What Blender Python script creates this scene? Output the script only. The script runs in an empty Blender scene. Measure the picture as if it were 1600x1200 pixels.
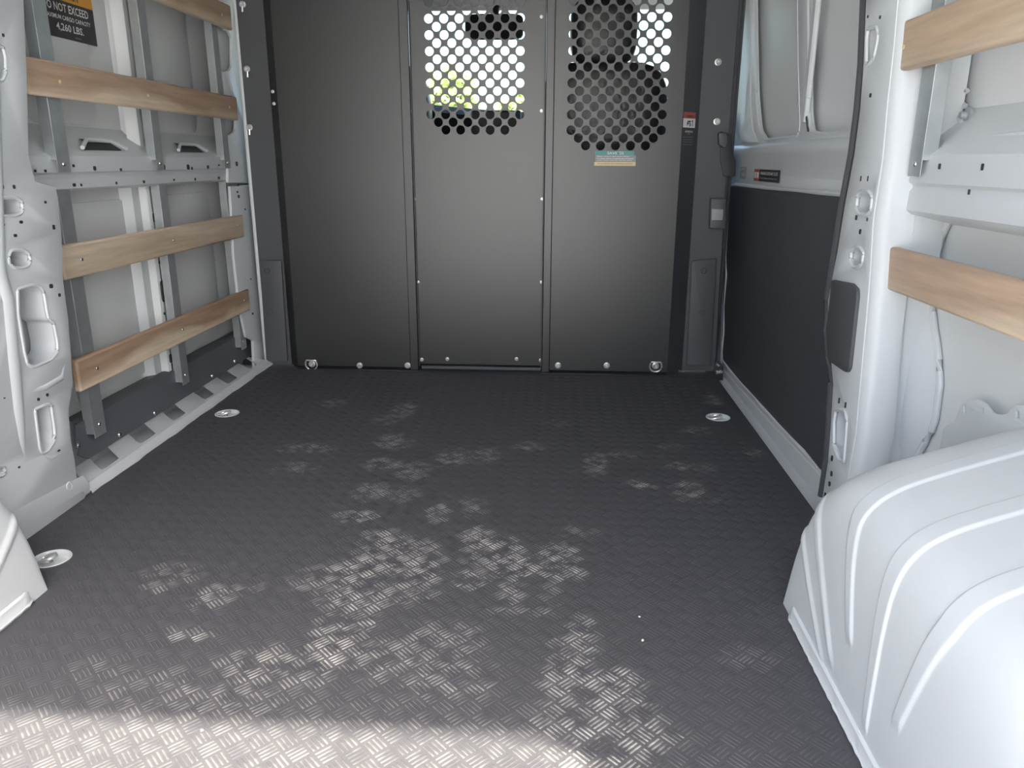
import bpy, bmesh, math, random
import numpy as np
from mathutils import Matrix, Vector
random.seed(7); rng = np.random.default_rng(7)
sc = bpy.context.scene
COL = sc.collection

# ------------------------------------------------------------------ camera
FPX = 1200.0; CZ = 0.84
PITCH = math.atan(350 / FPX); YAW = math.atan(70 / FPX * math.cos(PITCH)); ROLL = math.radians(0.2)
c_, s_ = math.cos, math.sin
cf = np.array([-s_(YAW) * c_(PITCH), c_(YAW) * c_(PITCH), -s_(PITCH)])
cr0 = np.array([c_(YAW), s_(YAW), 0.0]); cu0 = np.cross(cr0, cf)
cr = c_(ROLL) * cr0 + s_(ROLL) * cu0; cu = -s_(ROLL) * cr0 + c_(ROLL) * cu0
cd = bpy.data.cameras.new('camera'); cam = bpy.data.objects.new('camera', cd); COL.objects.link(cam)
cd.sensor_width = 36; cd.lens = FPX / 1600 * 36; cd.clip_start = 0.02; cd.clip_end = 600
cam.matrix_world = Matrix(((cr[0], cu[0], -cf[0], 0), (cr[1], cu[1], -cf[1], 0), (cr[2], cu[2], -cf[2], CZ), (0, 0, 0, 1)))
sc.camera = cam

# ------------------------------------------------------------------ light
sc.view_settings.view_transform = 'Standard'; sc.view_settings.look = 'None'
sc.view_settings.gamma = 1.0; sc.view_settings.use_curve_mapping = False
sc.view_settings.exposure = 0.05
W = bpy.data.worlds.new('sky'); sc.world = W; W.use_nodes = True
bg = W.node_tree.nodes['Background']; bg.inputs[1].default_value = 0.85
sky = W.node_tree.nodes.new('ShaderNodeTexSky'); sky.sky_type = 'NISHITA'; sky.sun_disc = False     # hazy sky, sun high behind the van to the right
sky.sun_elevation = math.radians(56.1); sky.sun_rotation = math.atan2(0.394, -0.919); sky.air_density = 1.0; sky.dust_density = 5.0; sky.ozone_density = 1.0
W.node_tree.links.new(sky.outputs[0], bg.inputs[0])
sd = bpy.data.lights.new('sun', 'SUN'); sun = bpy.data.objects.new('sun', sd); COL.objects.link(sun)
sd.energy = 20.0; sd.angle = math.radians(1.2); sd.color = (1.0, 0.92, 0.79)
SUN_EL = math.radians(56.1)
sdir = Vector((-0.394 * math.cos(SUN_EL), 0.919 * math.cos(SUN_EL), -math.sin(SUN_EL)))
sun.rotation_euler = sdir.to_track_quat('-Z', 'Y').to_euler()
sun.location = (1.5, -3, 5)

# ------------------------------------------------------------------ ray helpers: where a sight line meets a real plane
def ray(x, y): return cf + cr * (x - 800) / FPX - cu * (y - 600) / FPX
CAMP = np.array([0, 0, CZ])
def onX(x, y, X): d = ray(x, y); p = CAMP + d * (X / d[0]); return (p[1], p[2])
def onY(x, y, Y): d = ray(x, y); p = CAMP + d * (Y / d[1]); return (p[0], p[2])
def onZ(x, y, Z=0.0): d = ray(x, y); p = CAMP + d * ((Z - CZ) / d[2]); return (p[0], p[1])
def LX(pts, X): return [onX(a, b, X) for a, b in pts]
def LY(pts, Y): return [onY(a, b, Y) for a, b in pts]

# ------------------------------------------------------------------ materials
MATS = {}
def mat(name, color=(0.5, 0.5, 0.5), rough=0.5, metal=0.0, spec=0.5, coat=0.0, noise=0.0, nscale=8.0, bump=0.0, bscale=60.0, stretch=(1, 1, 1)):
    m = bpy.data.materials.new(name); m.use_nodes = True; MATS[name] = m
    nt = m.node_tree; b = nt.nodes['Principled BSDF']
    b.inputs['Base Color'].default_value = (*color, 1); b.inputs['Roughness'].default_value = rough
    b.inputs['Metallic'].default_value = metal; b.inputs['Specular IOR Level'].default_value = spec
    b.inputs['Coat Weight'].default_value = coat; b.inputs['Coat Roughness'].default_value = 0.15
    tc = nt.nodes.new('ShaderNodeTexCoord'); mp = nt.nodes.new('ShaderNodeMapping'); mp.inputs['Scale'].default_value = stretch
    nt.links.new(tc.outputs['Object'], mp.inputs['Vector'])
    if noise:
        n = nt.nodes.new('ShaderNodeTexNoise'); n.inputs['Scale'].default_value = nscale; n.inputs['Detail'].default_value = 4
        r = nt.nodes.new('ShaderNodeMapRange'); r.inputs['To Min'].default_value = 1 - noise; r.inputs['To Max'].default_value = 1 + noise
        mx = nt.nodes.new('ShaderNodeMix'); mx.data_type = 'RGBA'; mx.blend_type = 'MULTIPLY'; mx.inputs['Factor'].default_value = 1
        mx.inputs[6].default_value = (*color, 1)
        nt.links.new(mp.outputs[0], n.inputs['Vector']); nt.links.new(n.outputs['Fac'], r.inputs['Value'])
        nt.links.new(r.outputs[0], mx.inputs[7]); nt.links.new(mx.outputs[2], b.inputs['Base Color'])
    if bump:
        n2 = nt.nodes.new('ShaderNodeTexNoise'); n2.inputs['Scale'].default_value = bscale; n2.inputs['Detail'].default_value = 3
        bp = nt.nodes.new('ShaderNodeBump'); bp.inputs['Strength'].default_value = bump; bp.inputs['Distance'].default_value = 0.002
        nt.links.new(mp.outputs[0], n2.inputs['Vector']); nt.links.new(n2.outputs['Fac'], bp.inputs['Height']); nt.links.new(bp.outputs[0], b.inputs['Normal'])
    return m
mat('white_paint', (0.68, 0.705, 0.715), 0.40, coat=0.1, noise=0.02, nscale=3)
mat('skin_paint', (0.78, 0.80, 0.795), 0.38, noise=0.03, nscale=2.5)
mat('galvanised', (0.50, 0.53, 0.54), 0.34, metal=0.6, noise=0.18, nscale=28)
mat('steel', (0.75, 0.75, 0.74), 0.22, metal=1.0)
mat('black_panel', (0.018, 0.019, 0.020), 0.36, spec=1.0, noise=0.08, nscale=5, bump=0.05, bscale=900)
mat('black_trim', (0.035, 0.037, 0.041), 0.5, spec=0.4, bump=0.05, bscale=700)
mat('grey_trim', (0.085, 0.088, 0.094), 0.5, spec=0.5, bump=0.06, bscale=700)
mat('dark_strip', (0.13, 0.138, 0.155), 0.5, spec=0.4)
mat('liner_lit_return', (0.066, 0.068, 0.076), 0.45, spec=0.5, bump=0.06, bscale=500)
mat('rubber', (0.085, 0.088, 0.095), 0.6, spec=0.3)
mat('seat_cloth', (0.03, 0.03, 0.032), 0.28, spec=0.6, bump=1.0, bscale=45)
mat('dash_plastic', (0.025, 0.026, 0.028), 0.85, spec=0.1)
mat('print_white', (0.80, 0.80, 0.78), 0.5)
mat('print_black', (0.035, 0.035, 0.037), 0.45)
mat('print_orange', (0.75, 0.36, 0.04), 0.45)
mat('print_red', (0.42, 0.10, 0.07), 0.5)
mat('print_teal', (0.10, 0.36, 0.34), 0.45)
mat('print_cream', (0.80, 0.62, 0.33), 0.45)
mat('print_grey', (0.35, 0.35, 0.35), 0.5)
mat('concrete', (0.48, 0.505, 0.52), 0.85, noise=0.12, nscale=2)
mat('leaf', (0.40, 0.50, 0.20), 0.6, noise=0.3, nscale=1.5)
mat('bark', (0.10, 0.07, 0.05), 0.8)
mat('zinc', (0.72, 0.72, 0.71), 0.28, metal=0.55)
mat('pebble', (0.75, 0.74, 0.70), 0.6)

def wood(name, heart, sap, split):
    m = bpy.data.materials.new(name); m.use_nodes = True; MATS[name] = m
    nt = m.node_tree; b = nt.nodes['Principled BSDF']; b.inputs['Roughness'].default_value = 0.52; b.inputs['Specular IOR Level'].default_value = 0.35
    N = nt.nodes.new; L = nt.links.new
    tc = N('ShaderNodeTexCoord'); mp = N('ShaderNodeMapping'); mp.inputs['Scale'].default_value = (14, 0.9, 14); L(tc.outputs['Object'], mp.inputs['Vector'])
    n = N('ShaderNodeTexNoise'); n.inputs['Scale'].default_value = 5; n.inputs['Detail'].default_value = 7; n.inputs['Roughness'].default_value = 0.6; L(mp.outputs[0], n.inputs['Vector'])
    mp2 = N('ShaderNodeMapping'); mp2.inputs['Scale'].default_value = (1, 1.6, 3); L(tc.outputs['Object'], mp2.inputs['Vector'])
    n2 = N('ShaderNodeTexNoise'); n2.inputs['Scale'].default_value = 1.4; n2.inputs['Detail'].default_value = 2; L(mp2.outputs[0], n2.inputs['Vector'])
    sx = N('ShaderNodeSeparateXYZ'); L(tc.outputs['Object'], sx.inputs[0])
    ad = N('ShaderNodeMath'); ad.operation = 'MULTIPLY_ADD'; L(n2.outputs['Fac'], ad.inputs[0]); ad.inputs[1].default_value = -0.12; L(sx.outputs['Z'], ad.inputs[2])
    mr = N('ShaderNodeMapRange'); mr.inputs['From Min'].default_value = split - 0.012; mr.inputs['From Max'].default_value = split + 0.012; L(ad.outputs[0], mr.inputs['Value'])
    mx = N('ShaderNodeMix'); mx.data_type = 'RGBA'; mx.inputs[6].default_value = (*sap, 1); mx.inputs[7].default_value = (*heart, 1); L(mr.outputs[0], mx.inputs['Factor'])
    r = N('ShaderNodeMapRange'); r.inputs['From Min'].default_value = 0.3; r.inputs['From Max'].default_value = 0.7; r.inputs['To Min'].default_value = 0.84; r.inputs['To Max'].default_value = 1.14; L(n.outputs['Fac'], r.inputs['Value'])
    mu = N('ShaderNodeMix'); mu.data_type = 'RGBA'; mu.blend_type = 'MULTIPLY'; mu.inputs['Factor'].default_value = 1; L(mx.outputs[2], mu.inputs[6]); L(r.outputs[0], mu.inputs[7]); L(mu.outputs[2], b.inputs['Base Color'])
    bp = N('ShaderNodeBump'); bp.inputs['Strength'].default_value = 0.12; bp.inputs['Distance'].default_value = 0.001; L(n.outputs['Fac'], bp.inputs['Height']); L(bp.outputs[0], b.inputs['Normal'])
wood('poplar_brown', (0.49, 0.345, 0.24), (0.76, 0.61, 0.45), -0.118)
wood('poplar_pale', (0.72, 0.58, 0.43), (0.64, 0.50, 0.36), -0.10)
wood('poplar_mixed', (0.49, 0.33, 0.22), (0.84, 0.68, 0.50), -0.112)
wood('poplar_tan', (0.58, 0.43, 0.30), (0.62, 0.49, 0.36), -0.12)
wood('poplar_rosy', (0.55, 0.395, 0.285), (0.68, 0.545, 0.40), -0.125)

def dusty(name, base, dust, noise_scale, gain, rough):
    m = bpy.data.materials.new(name); m.use_nodes = True; MATS[name] = m
    nt = m.node_tree; b = nt.nodes['Principled BSDF']; N = nt.nodes.new; L = nt.links.new
    b.inputs['Roughness'].default_value = rough; b.inputs['Specular IOR Level'].default_value = 0.45
    at = N('ShaderNodeAttribute'); at.attribute_name = 'dust'
    tc = N('ShaderNodeTexCoord')
    n = N('ShaderNodeTexNoise'); n.inputs['Scale'].default_value = noise_scale; n.inputs['Detail'].default_value = 5; n.inputs['Roughness'].default_value = 0.65; L(tc.outputs['Object'], n.inputs['Vector'])
    r = N('ShaderNodeMapRange'); r.inputs['From Min'].default_value = 0.42; r.inputs['From Max'].default_value = 0.62; L(n.outputs['Fac'], r.inputs['Value'])
    mu = N('ShaderNodeMath'); mu.operation = 'MULTIPLY'; L(at.outputs['Fac'], mu.inputs[0]); L(r.outputs[0], mu.inputs[1])
    mg = N('ShaderNodeMath'); mg.operation = 'MULTIPLY'; mg.use_clamp = True; L(mu.outputs[0], mg.inputs[0]); mg.inputs[1].default_value = gain
    mx = N('ShaderNodeMix'); mx.data_type = 'RGBA'; mx.inputs[6].default_value = (*base, 1); mx.inputs[7].default_value = (*dust, 1); L(mg.outputs[0], mx.inputs['Factor']); L(mx.outputs[2], b.inputs['Base Color'])
    n3 = N('ShaderNodeTexNoise'); n3.inputs['Scale'].default_value = 500; bp = N('ShaderNodeBump'); bp.inputs['Strength'].default_value = 0.08; bp.inputs['Distance'].default_value = 0.001
    L(tc.outputs['Object'], n3.inputs['Vector']); L(n3.outputs['Fac'], bp.inputs['Height']); L(bp.outputs[0], b.inputs['Normal'])
dusty('floor_mat', (0.066, 0.066, 0.074), (0.34, 0.325, 0.31), 26, 0.26, 0.6)
dusty('tread_bar', (0.069, 0.069, 0.077), (0.60, 0.58, 0.55), 26, 0.95, 0.6)

def glass(name, tint, fac):
    m = bpy.data.materials.new(name); m.use_nodes = True; MATS[name] = m
    nt = m.node_tree; nt.nodes.remove(nt.nodes['Principled BSDF']); out = nt.nodes['Material Output']
    t = nt.nodes.new('ShaderNodeBsdfTransparent'); t.inputs[0].default_value = (*tint, 1)
    g = nt.nodes.new('ShaderNodeBsdfGlossy'); g.inputs['Roughness'].default_value = 0.02
    mx = nt.nodes.new('ShaderNodeMixShader'); mx.inputs[0].default_value = fac
    nt.links.new(t.outputs[0], mx.inputs[1]); nt.links.new(g.outputs[0], mx.inputs[2]); nt.links.new(mx.outputs[0], out.inputs[0])
glass('window_glass', (0.88, 0.95, 0.90), 0.05)

# ------------------------------------------------------------------ object helpers
class MB:
    def __init__(s): s.v = []; s.f = []
    def add(s, v, f):
        o = len(s.v); s.v += [tuple(map(float, p)) for p in v]; s.f += [[i + o for i in q] for q in f]; return s
    def box(s, x0, x1, y0, y1, z0, z1):
        return s.add([(x0, y0, z0), (x1, y0, z0), (x1, y1, z0), (x0, y1, z0), (x0, y0, z1), (x1, y0, z1), (x1, y1, z1), (x0, y1, z1)],
                     [(0, 3, 2, 1), (4, 5, 6, 7), (0, 1, 5, 4), (1, 2, 6, 5), (2, 3, 7, 6), (3, 0, 4, 7)])
    def hexa(s, p): return s.add(p, [(0, 3, 2, 1), (4, 5, 6, 7), (0, 1, 5, 4), (1, 2, 6, 5), (2, 3, 7, 6), (3, 0, 4, 7)])
    def tube(s, path, r, n=8, closed=False, cap=True):
        P = [np.array(p, float) for p in path]; m = len(P); rings = []
        for i in range(m):
            a = P[(i - 1) % m] if (closed or i > 0) else P[i]; b = P[(i + 1) % m] if (closed or i < m - 1) else P[i]
            t = b - a; t /= (np.linalg.norm(t) + 1e-12)
            ref = np.array([0, 0, 1.0]) if abs(t[2]) < 0.9 else np.array([1.0, 0, 0])
            u = np.cross(t, ref); u /= np.linalg.norm(u); w = np.cross(t, u)
            rr = r[i] if hasattr(r, '__len__') else r
            rings.append([P[i] + rr * (math.cos(2 * math.pi * k / n) * u + math.sin(2 * math.pi * k / n) * w) for k in range(n)])
        v = [q for g in rings for q in g]; f = []
        for i in range(m if closed else m - 1):
            j = (i + 1) % m
            for k in range(n): f.append((i * n + k, i * n + (k + 1) % n, j * n + (k + 1) % n, j * n + k))
        if not closed and cap: f += [tuple(range(n - 1, -1, -1)), tuple((m - 1) * n + k for k in range(n))]
        return s.add(v, f)
    def loft(s, rows, closed=False):          # rows of equal length
        n = len(rows[0]); v = [p for r_ in rows for p in r_]; f = []
        for i in range(len(rows) - 1):
            for k in range(n if closed else n - 1): f.append((i * n + k, i * n + (k + 1) % n, (i + 1) * n + (k + 1) % n, (i + 1) * n + k))
        return s.add(v, f)
    def disc(s, c, ax, r, h, n=16, r2=None):   # a short cylinder or cone from c along ax
        ax = np.array(ax, float); ax /= np.linalg.norm(ax); c = np.array(c, float)
        return s.tube([c, c + ax * h], [r, r if r2 is None else r2], n)
    def lathe(s, c, ax, prof, n=20):           # prof: (radius, height)
        ax = np.array(ax, float); ax /= np.linalg.norm(ax); c = np.array(c, float)
        ref = np.array([0, 0, 1.0]) if abs(ax[2]) < 0.9 else np.array([1.0, 0, 0])
        u = np.cross(ax, ref); u /= np.linalg.norm(u); w = np.cross(ax, u)
        return s.loft([[c + ax * h + r * (math.cos(2 * math.pi * k / n) * u + math.sin(2 * math.pi * k / n) * w) for k in range(n)] for r, h in prof], True)

def wloc(o):
    p = Vector((0, 0, 0))
    while o: p += o.location; o = o.parent
    return p
def finish(me, smooth=35):
    if smooth:
        me.polygons.foreach_set('use_smooth', [True] * len(me.polygons)); me.set_sharp_from_angle(angle=math.radians(smooth))
def tag(o, label=None, cat=None, group=None, kind=None):
    if label: o['label'] = label
    if cat: o['category'] = cat
    if group: o['group'] = group
    if kind: o['kind'] = kind
    return o
def root(name, loc, label=None, cat=None, group=None, kind=None):
    o = bpy.data.objects.new(name, None); COL.objects.link(o); o.location = loc; o.empty_display_size = 0.05
    return tag(o, label, cat, group, kind)
def obj(name, mb, m, parent=None, bevel=0, smooth=35, origin=None, recalc=True):
    """mb in world coordinates -> one mesh object; origin sets the object's own zero"""
    o0 = Vector(origin) if origin is not None else (wloc(parent) if parent else Vector((0, 0, 0)))
    me = bpy.data.meshes.new(name); me.from_pydata([(v[0] - o0.x, v[1] - o0.y, v[2] - o0.z) for v in mb.v], [], mb.f)
    if recalc:
        bm = bmesh.new(); bm.from_mesh(me); bmesh.ops.recalc_face_normals(bm, faces=bm.faces); bm.to_mesh(me); bm.free()
    me.materials.append(MATS[m]); finish(me, smooth)
    o = bpy.data.objects.new(name, me); COL.objects.link(o)
    if parent: o.parent = parent
    o.location = o0 - (wloc(parent) if parent else Vector((0, 0, 0)))
    if bevel:
        b = o.modifiers.new('bevel', 'BEVEL'); b.width = bevel; b.segments = 2; b.limit_method = 'ANGLE'; b.angle_limit = math.radians(40)
    return o
def copy_at(o, loc, parent=None, name=None):
    c = o.copy(); COL.objects.link(c); c.parent = parent or o.parent
    c.location = Vector(loc) - wloc(c.parent); return c

def rpoly(pts, r, n=5):
    """round the corners of a polygon"""
    out = []; m = len(pts)
    for i in range(m):
        p = np.array(pts[i]); a = np.array(pts[i - 1]); b = np.array(pts[(i + 1) % m])
        da = a - p; db = b - p; la = np.linalg.norm(da); lb = np.linalg.norm(db)
        k = min(r, la * 0.45, lb * 0.45); p0 = p + da / la * k; p1 = p + db / lb * k
        for j in range(n + 1):
            t = j / n; out.append(tuple((1 - t) ** 2 * p0 + 2 * t * (1 - t) * p + t * t * p1))
    return out
def rect(cx, cy, w, h): return [(cx - w / 2, cy - h / 2), (cx + w / 2, cy - h / 2), (cx + w / 2, cy + h / 2), (cx - w / 2, cy + h / 2)]
def circ(cx, cy, r, n=16): return [(cx + r * math.cos(2 * math.pi * k / n), cy + r * math.sin(2 * math.pi * k / n)) for k in range(n)]
MAP = {'X': lambda u, v, w: (w, u, v), 'Y': lambda u, v, w: (u, w, v), 'Z': lambda u, v, w: (u, v, w)}
def plate(outline, holes, axis, w0, w1, bevel=0.0):
    """a sheet cut to an outline with holes, between w0 and w1 on its axis; returns an MB in world coordinates"""
    cv = bpy.data.curves.new('tmp', 'CURVE'); cv.dimensions = '2D'; cv.fill_mode = 'BOTH'
    cv.extrude = max(abs(w1 - w0) / 2 - bevel, 0); cv.bevel_depth = bevel; cv.bevel_resolution = 1; cv.offset = -bevel
    for loop in [outline] + list(holes):
        sp = cv.splines.new('POLY'); sp.points.add(len(loop) - 1); sp.use_cyclic_u = True
        for p, q in zip(sp.points, loop): p.co = (q[0], q[1], 0, 1)
    ob = bpy.data.objects.new('tmp', cv); COL.objects.link(ob)
    dg = bpy.context.evaluated_depsgraph_get(); dg.update()
    me = bpy.data.meshes.new_from_object(ob.evaluated_get(dg))
    bm = bmesh.new(); bm.from_mesh(me); bmesh.ops.remove_doubles(bm, verts=bm.verts, dist=1e-6); bm.verts.index_update()
    mid = (w0 + w1) / 2; mb = MB()
    mb.add([MAP[axis](v.co.x, v.co.y, v.co.z + mid) for v in bm.verts], [[v.index for v in f.verts] for f in bm.faces])
    bm.free(); bpy.data.objects.remove(ob); bpy.data.curves.remove(cv); bpy.data.meshes.remove(me)
    return mb
def lips(mb, loops, axis, w, r):
    for l in loops: mb.tube([MAP[axis](a, b, w) for a, b in l], r, 6, True)
    return mb
def text(name, s, m, parent, origin, u, v, width, height):
    """flat printed lettering: lower left corner at origin, reading along u, up along v"""
    cv = bpy.data.curves.new('tmp', 'FONT'); cv.body = s; cv.size = 1; cv.resolution_u = 2; cv.offset = 0.018
    ob = bpy.data.objects.new('tmp', cv); COL.objects.link(ob)
    dg = bpy.context.evaluated_depsgraph_get(); dg.update()
    me = bpy.data.meshes.new_from_object(ob.evaluated_get(dg))
    co = np.array([q.co[:] for q in me.vertices]); lo = co.min(0); hi = co.max(0)
    mb = MB(); u = np.array(u, float); v = np.array(v, float); o = np.array(origin, float)
    mb.add([o + u * (p[0] - lo[0]) / (hi[0] - lo[0]) * width + v * (p[1] - lo[1]) / (hi[1] - lo[1]) * height for p in co], [list(p.vertices) for p in me.polygons])
    bpy.data.objects.remove(ob); bpy.data.curves.remove(cv); bpy.data.meshes.remove(me)
    return obj(name, mb, m, parent, smooth=0, recalc=False)

# ================================================================== SETTING
XL, XR, YB = -1.212, 0.658, 3.05         # floor edges and the partition's face
YR, ZT = -0.05, 1.75                       # rear opening, roof
CX = (XL + XR) / 2

# floor mat, with round holes for the tie-down cups
cups = [onZ(355, 646), onZ(1122, 652), onZ(80, 873)]
outl = [(XL, 3.16), (XR, 3.16), (XR, 1.36), (0.50, 1.34), (0.50, YR), (-1.05, YR), (-1.05, 1.34), (XL, 1.36)]
flo = tag(root('floor', (CX, 1.7, 0)), 'black textured rubber floor mat covering the cargo bed', 'floor', kind='structure')
fmb = plate(outl, [circ(x, y, 0.041, 28) for x, y in cups], 'Z', -0.008, 0.0)
# dust: where shoes and hands have left it (photo position -> floor position, radii in metres, strength)
DUST = [(520, 630, .05, .05, .35), (605, 655, .05, .06, .35), (632, 640, .04, .10, .55), (615, 690, .06, .07, .55), (600, 725, .06, .05, .5), (645, 735, .05, .07, .45),
        (710, 715, .05, .08, .5), (760, 712, .04, .07, .5), (825, 697, .05, .04, .45), (580, 768, .05, .06, .6), (556, 806, .06, .03, .9), (628, 772, .05, .05, .45), (480, 700, .09, .05, .4), (462, 732, .07, .05, .4),
        (600, 845, .06, .06, .7), (640, 870, .07, .09, .75), (580, 885, .09, .07, .75), (685, 800, .03, .06, .7), (668, 890, .04, .09, .7), (520, 905, .09, .06, .6), (480, 910, .04, .05, .35),
        (560, 935, .08, .06, .75), (530, 985, .05, .08, .7), (555, 975, .05, .05, .7), (640, 925, .06, .05, .6), (738, 792, .04, .06, .45), (745, 838, .04, .05, .85), (770, 860, .07, .08, .85), (800, 885, .06, .06, .95), (735, 905, .04, .04, .8),
        (872, 868, .05, .06, .75), (882, 892, .05, .04, .85), (905, 830, .06, .03, .3), (860, 925, .02, .06, .4), (825, 955, .07, .02, .4), (800, 925, .03, .05, .6),
        (930, 725, .035, .09, .6), (968, 710, .07, .03, .4), (1000, 757, .045, .03, .85), (1045, 697, .05, .03, .4), (1075, 765, .045, .05, .7), (1095, 728, .05, .05, .3), (1060, 728, .04, .03, .6), (1090, 780, .06, .02, .5),
        (1090, 672, .05, .05, .45), (1115, 625, .04, .08, .4), (1182, 708, .04, .04, .5), (870, 662, .04, .04, .35), (268, 898, .07, .05, .4), (246, 915, .03, .03, .5), (335, 930, .05, .05, .6), (297, 990, .05, .02, .6), (385, 915, .06, .02, .4),
        (440, 1040, .12, .06, .55), (520, 1020, .06, .06, .8), (620, 1030, .10, .07, .45), (690, 1000, .09, .06, .45), (700, 1060, .09, .06, .45), (910, 985, .03, .05, .7), (895, 1020, .05, .05, .7), (890, 1065, .05, .06, .8), (965, 1065, .05, .04, .85), (965, 1100, .06, .06, .7),
        (900, 1120, .07, .06, .7), (990, 1150, .07, .06, .8), (940, 1180, .08, .06, .7), (1170, 1025, .05, .04, .25), (500, 1165, .62, .13, .16), (250, 1080, .10, .06, .3), (360, 1090, .14, .05, .35), (160, 1045, .06, .04, .2)]
DW = [(*onZ(a, b), r1, r2, k) for a, b, r1, r2, k in DUST]
def dustat(x, y):
    x = np.asarray(x); y = np.asarray(y); d = np.full(x.shape, 0.01)
    for cx, cy, r1, r2, k in DW:
        q = ((x - cx) / r1) ** 2 + ((y - cy) / r2) ** 2
        d = np.maximum(d, k * np.clip(1.25 - q, 0, 1) ** 0.7)
    return np.clip(d, 0, 1)
fo = obj('rubber_mat', fmb, 'floor_mat', flo, smooth=0)
# finer triangles so that the dust attribute has somewhere to sit
bm = bmesh.new(); bm.from_mesh(fo.data)
lx0, ly0 = -CX, -1.7
for ax, lo, hi, st in ((0, XL - CX, XR - CX, 0.02), (1, YR - 1.7, 1.5, 0.02)):
    k = lo + st
    while k < hi:
        no = (1, 0, 0) if ax == 0 else (0, 1, 0); co = (k, 0, 0) if ax == 0 else (0, k, 0)
        bmesh.ops.bisect_plane(bm, geom=bm.verts[:] + bm.edges[:] + bm.faces[:], plane_co=co, plane_no=no, dist=1e-6)
        k += st
bm.to_mesh(fo.data); bm.free()
me = fo.data; nv = len(me.vertices); co = np.zeros(nv * 3); me.vertices.foreach_get('co', co); co = co.reshape(-1, 3)
at = me.attributes.new('dust', 'FLOAT', 'POINT'); at.data.foreach_set('value', dustat(co[:, 0] + CX, co[:, 1] + 1.7).astype(np.float32))
# the basket-weave tread: four low bars to a cell, cells turned 45 degrees
CELL = 0.0315
iv, jv = np.meshgrid(np.arange(-120, 121), np.arange(-120, 121), indexing='ij'); iv = iv.ravel(); jv = jv.ravel()
a = math.radians(45); gx = (iv + .5) * CELL; gy = (jv + .5) * CELL
wx = CX + gx * math.cos(a) - gy * math.sin(a); wy = 1.65 + gx * math.sin(a) + gy * math.cos(a)
ok = (wx > XL + .03) & (wx < XR - .03) & (wy > .45) & (wy < 3.02) & ~((wy < 1.36) & ((wx < -0.98) | (wx > 0.445)))
for x, y in cups: ok &= (wx - x) ** 2 + (wy - y) ** 2 > 0.065 ** 2
iv, jv, wx, wy = iv[ok], jv[ok], wx[ok], wy[ok]
par = (iv + jv) % 2
V = []; D = []
for k in range(4):
    off = (k - 1.5) * CELL * 0.235
    ang = a + np.where(par == 0, 0.0, math.pi / 2)
    dx, dy = np.cos(ang), np.sin(ang); nx, ny = -dy, dx
    bx, by = wx + nx * off, wy + ny * off
    hl, hw, ht = CELL * 0.45, 0.0022, 0.0007
    ring = []
    for (su, sv, z) in ((-1, -1, -.0005), (1, -1, -.0005), (1, 1, -.0005), (-1, 1, -.0005), (-.86, -.35, ht), (.86, -.35, ht), (.86, .35, ht), (-.86, .35, ht)):
        ring.append(np.stack([bx + dx * hl * su + nx * hw * sv - CX, by + dy * hl * su + ny * hw * sv - 1.7, np.full(bx.shape, z)], 1))
    V.append(np.stack(ring, 1)); D.append(dustat(bx, by))
V = np.concatenate(V); D = np.concatenate(D); nb = len(V)
FQ = np.array([(4, 5, 6, 7), (0, 1, 5, 4), (1, 2, 6, 5), (2, 3, 7, 6), (3, 0, 4, 7)])
faces = (np.arange(nb)[:, None, None] * 8 + FQ[None]).reshape(-1, 4)
me = bpy.data.meshes.new('tread_bars'); me.vertices.add(nb * 8); me.vertices.foreach_set('co', V.reshape(-1))
me.loops.add(faces.size); me.loops.foreach_set('vertex_index', faces.reshape(-1).astype(np.int32))
me.polygons.add(len(faces)); me.polygons.foreach_set('loop_start', np.arange(0, faces.size, 4, dtype=np.int32)); me.update(calc_edges=True)
at = me.attributes.new('dust', 'FLOAT', 'POINT'); at.data.foreach_set('value', np.repeat(D, 8).astype(np.float32))
me.materials.append(MATS['tread_bar']); o = bpy.data.objects.new('tread_bars', me); COL.objects.link(o); o.parent = flo; o['kind'] = 'stuff'
# metal bed under the mat and the outside ground
mb = MB(); mb.box(XL - .20, XR + .20, YR, 3.4, -0.10, -0.03); mb.box(XL - .2, XR + .2, 3.4, 4.9, -0.45, -0.38)
obj('bed_plate', mb, 'white_paint', flo)
mb = MB(); mb.box(-250, 250, -250, 250, -0.75, -0.62); tag(obj('ground', mb, 'concrete'), 'pale concrete ground outside the van', 'ground', kind='structure')

# ceiling and rear frame
mb = MB(); mb.box(XL - .15, XR + .15, YR, 3.9, ZT, ZT + .04)
tag(obj('ceiling', mb, 'white_paint'), 'white painted roof panel over the cargo bay', 'ceiling', kind='structure')
rw = root('wall_rear', (CX, YR, 0), 'white rear door frame around the open back', 'wall', kind='structure')
o_out = [(XL - .15, -.1), (XR + .15, -.1), (XR + .15, ZT), (XL - .15, ZT)]
o_in = rpoly([(-1.04, .0), (0.485, .0), (0.485, 1.70), (-1.04, 1.70)], 0.10, 6)
obj('door_frame', plate(o_out, [o_in], 'Y', YR - .03, YR + .03), 'white_paint', rw)

# ---------------------------------------------------------------- left wall
lw = root('wall_left', (XL, 1.9, 0), 'white ribbed steel side wall on the left with open frame holes', 'wall', kind='structure')
mb = MB(); mb.box(-1.40, -1.35, YR, 3.9, -.1, ZT)
obj('skin_panel', mb, 'skin_paint', lw)
# shallow pressings in the skin
for y0, y1, z0, z1 in ((1.98, 2.30, .93, 1.6), (2.50, 2.95, .93, 1.6), (2.0, 2.40, .16, .72), (2.58, 2.98, .16, .72)):
    obj('pressed_panel', plate(rpoly([(y0, z0), (y1, z0), (y1, z1), (y0, z1)], .05), [], 'X', -1.352, -1.344, .003), 'skin_paint', lw)
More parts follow.
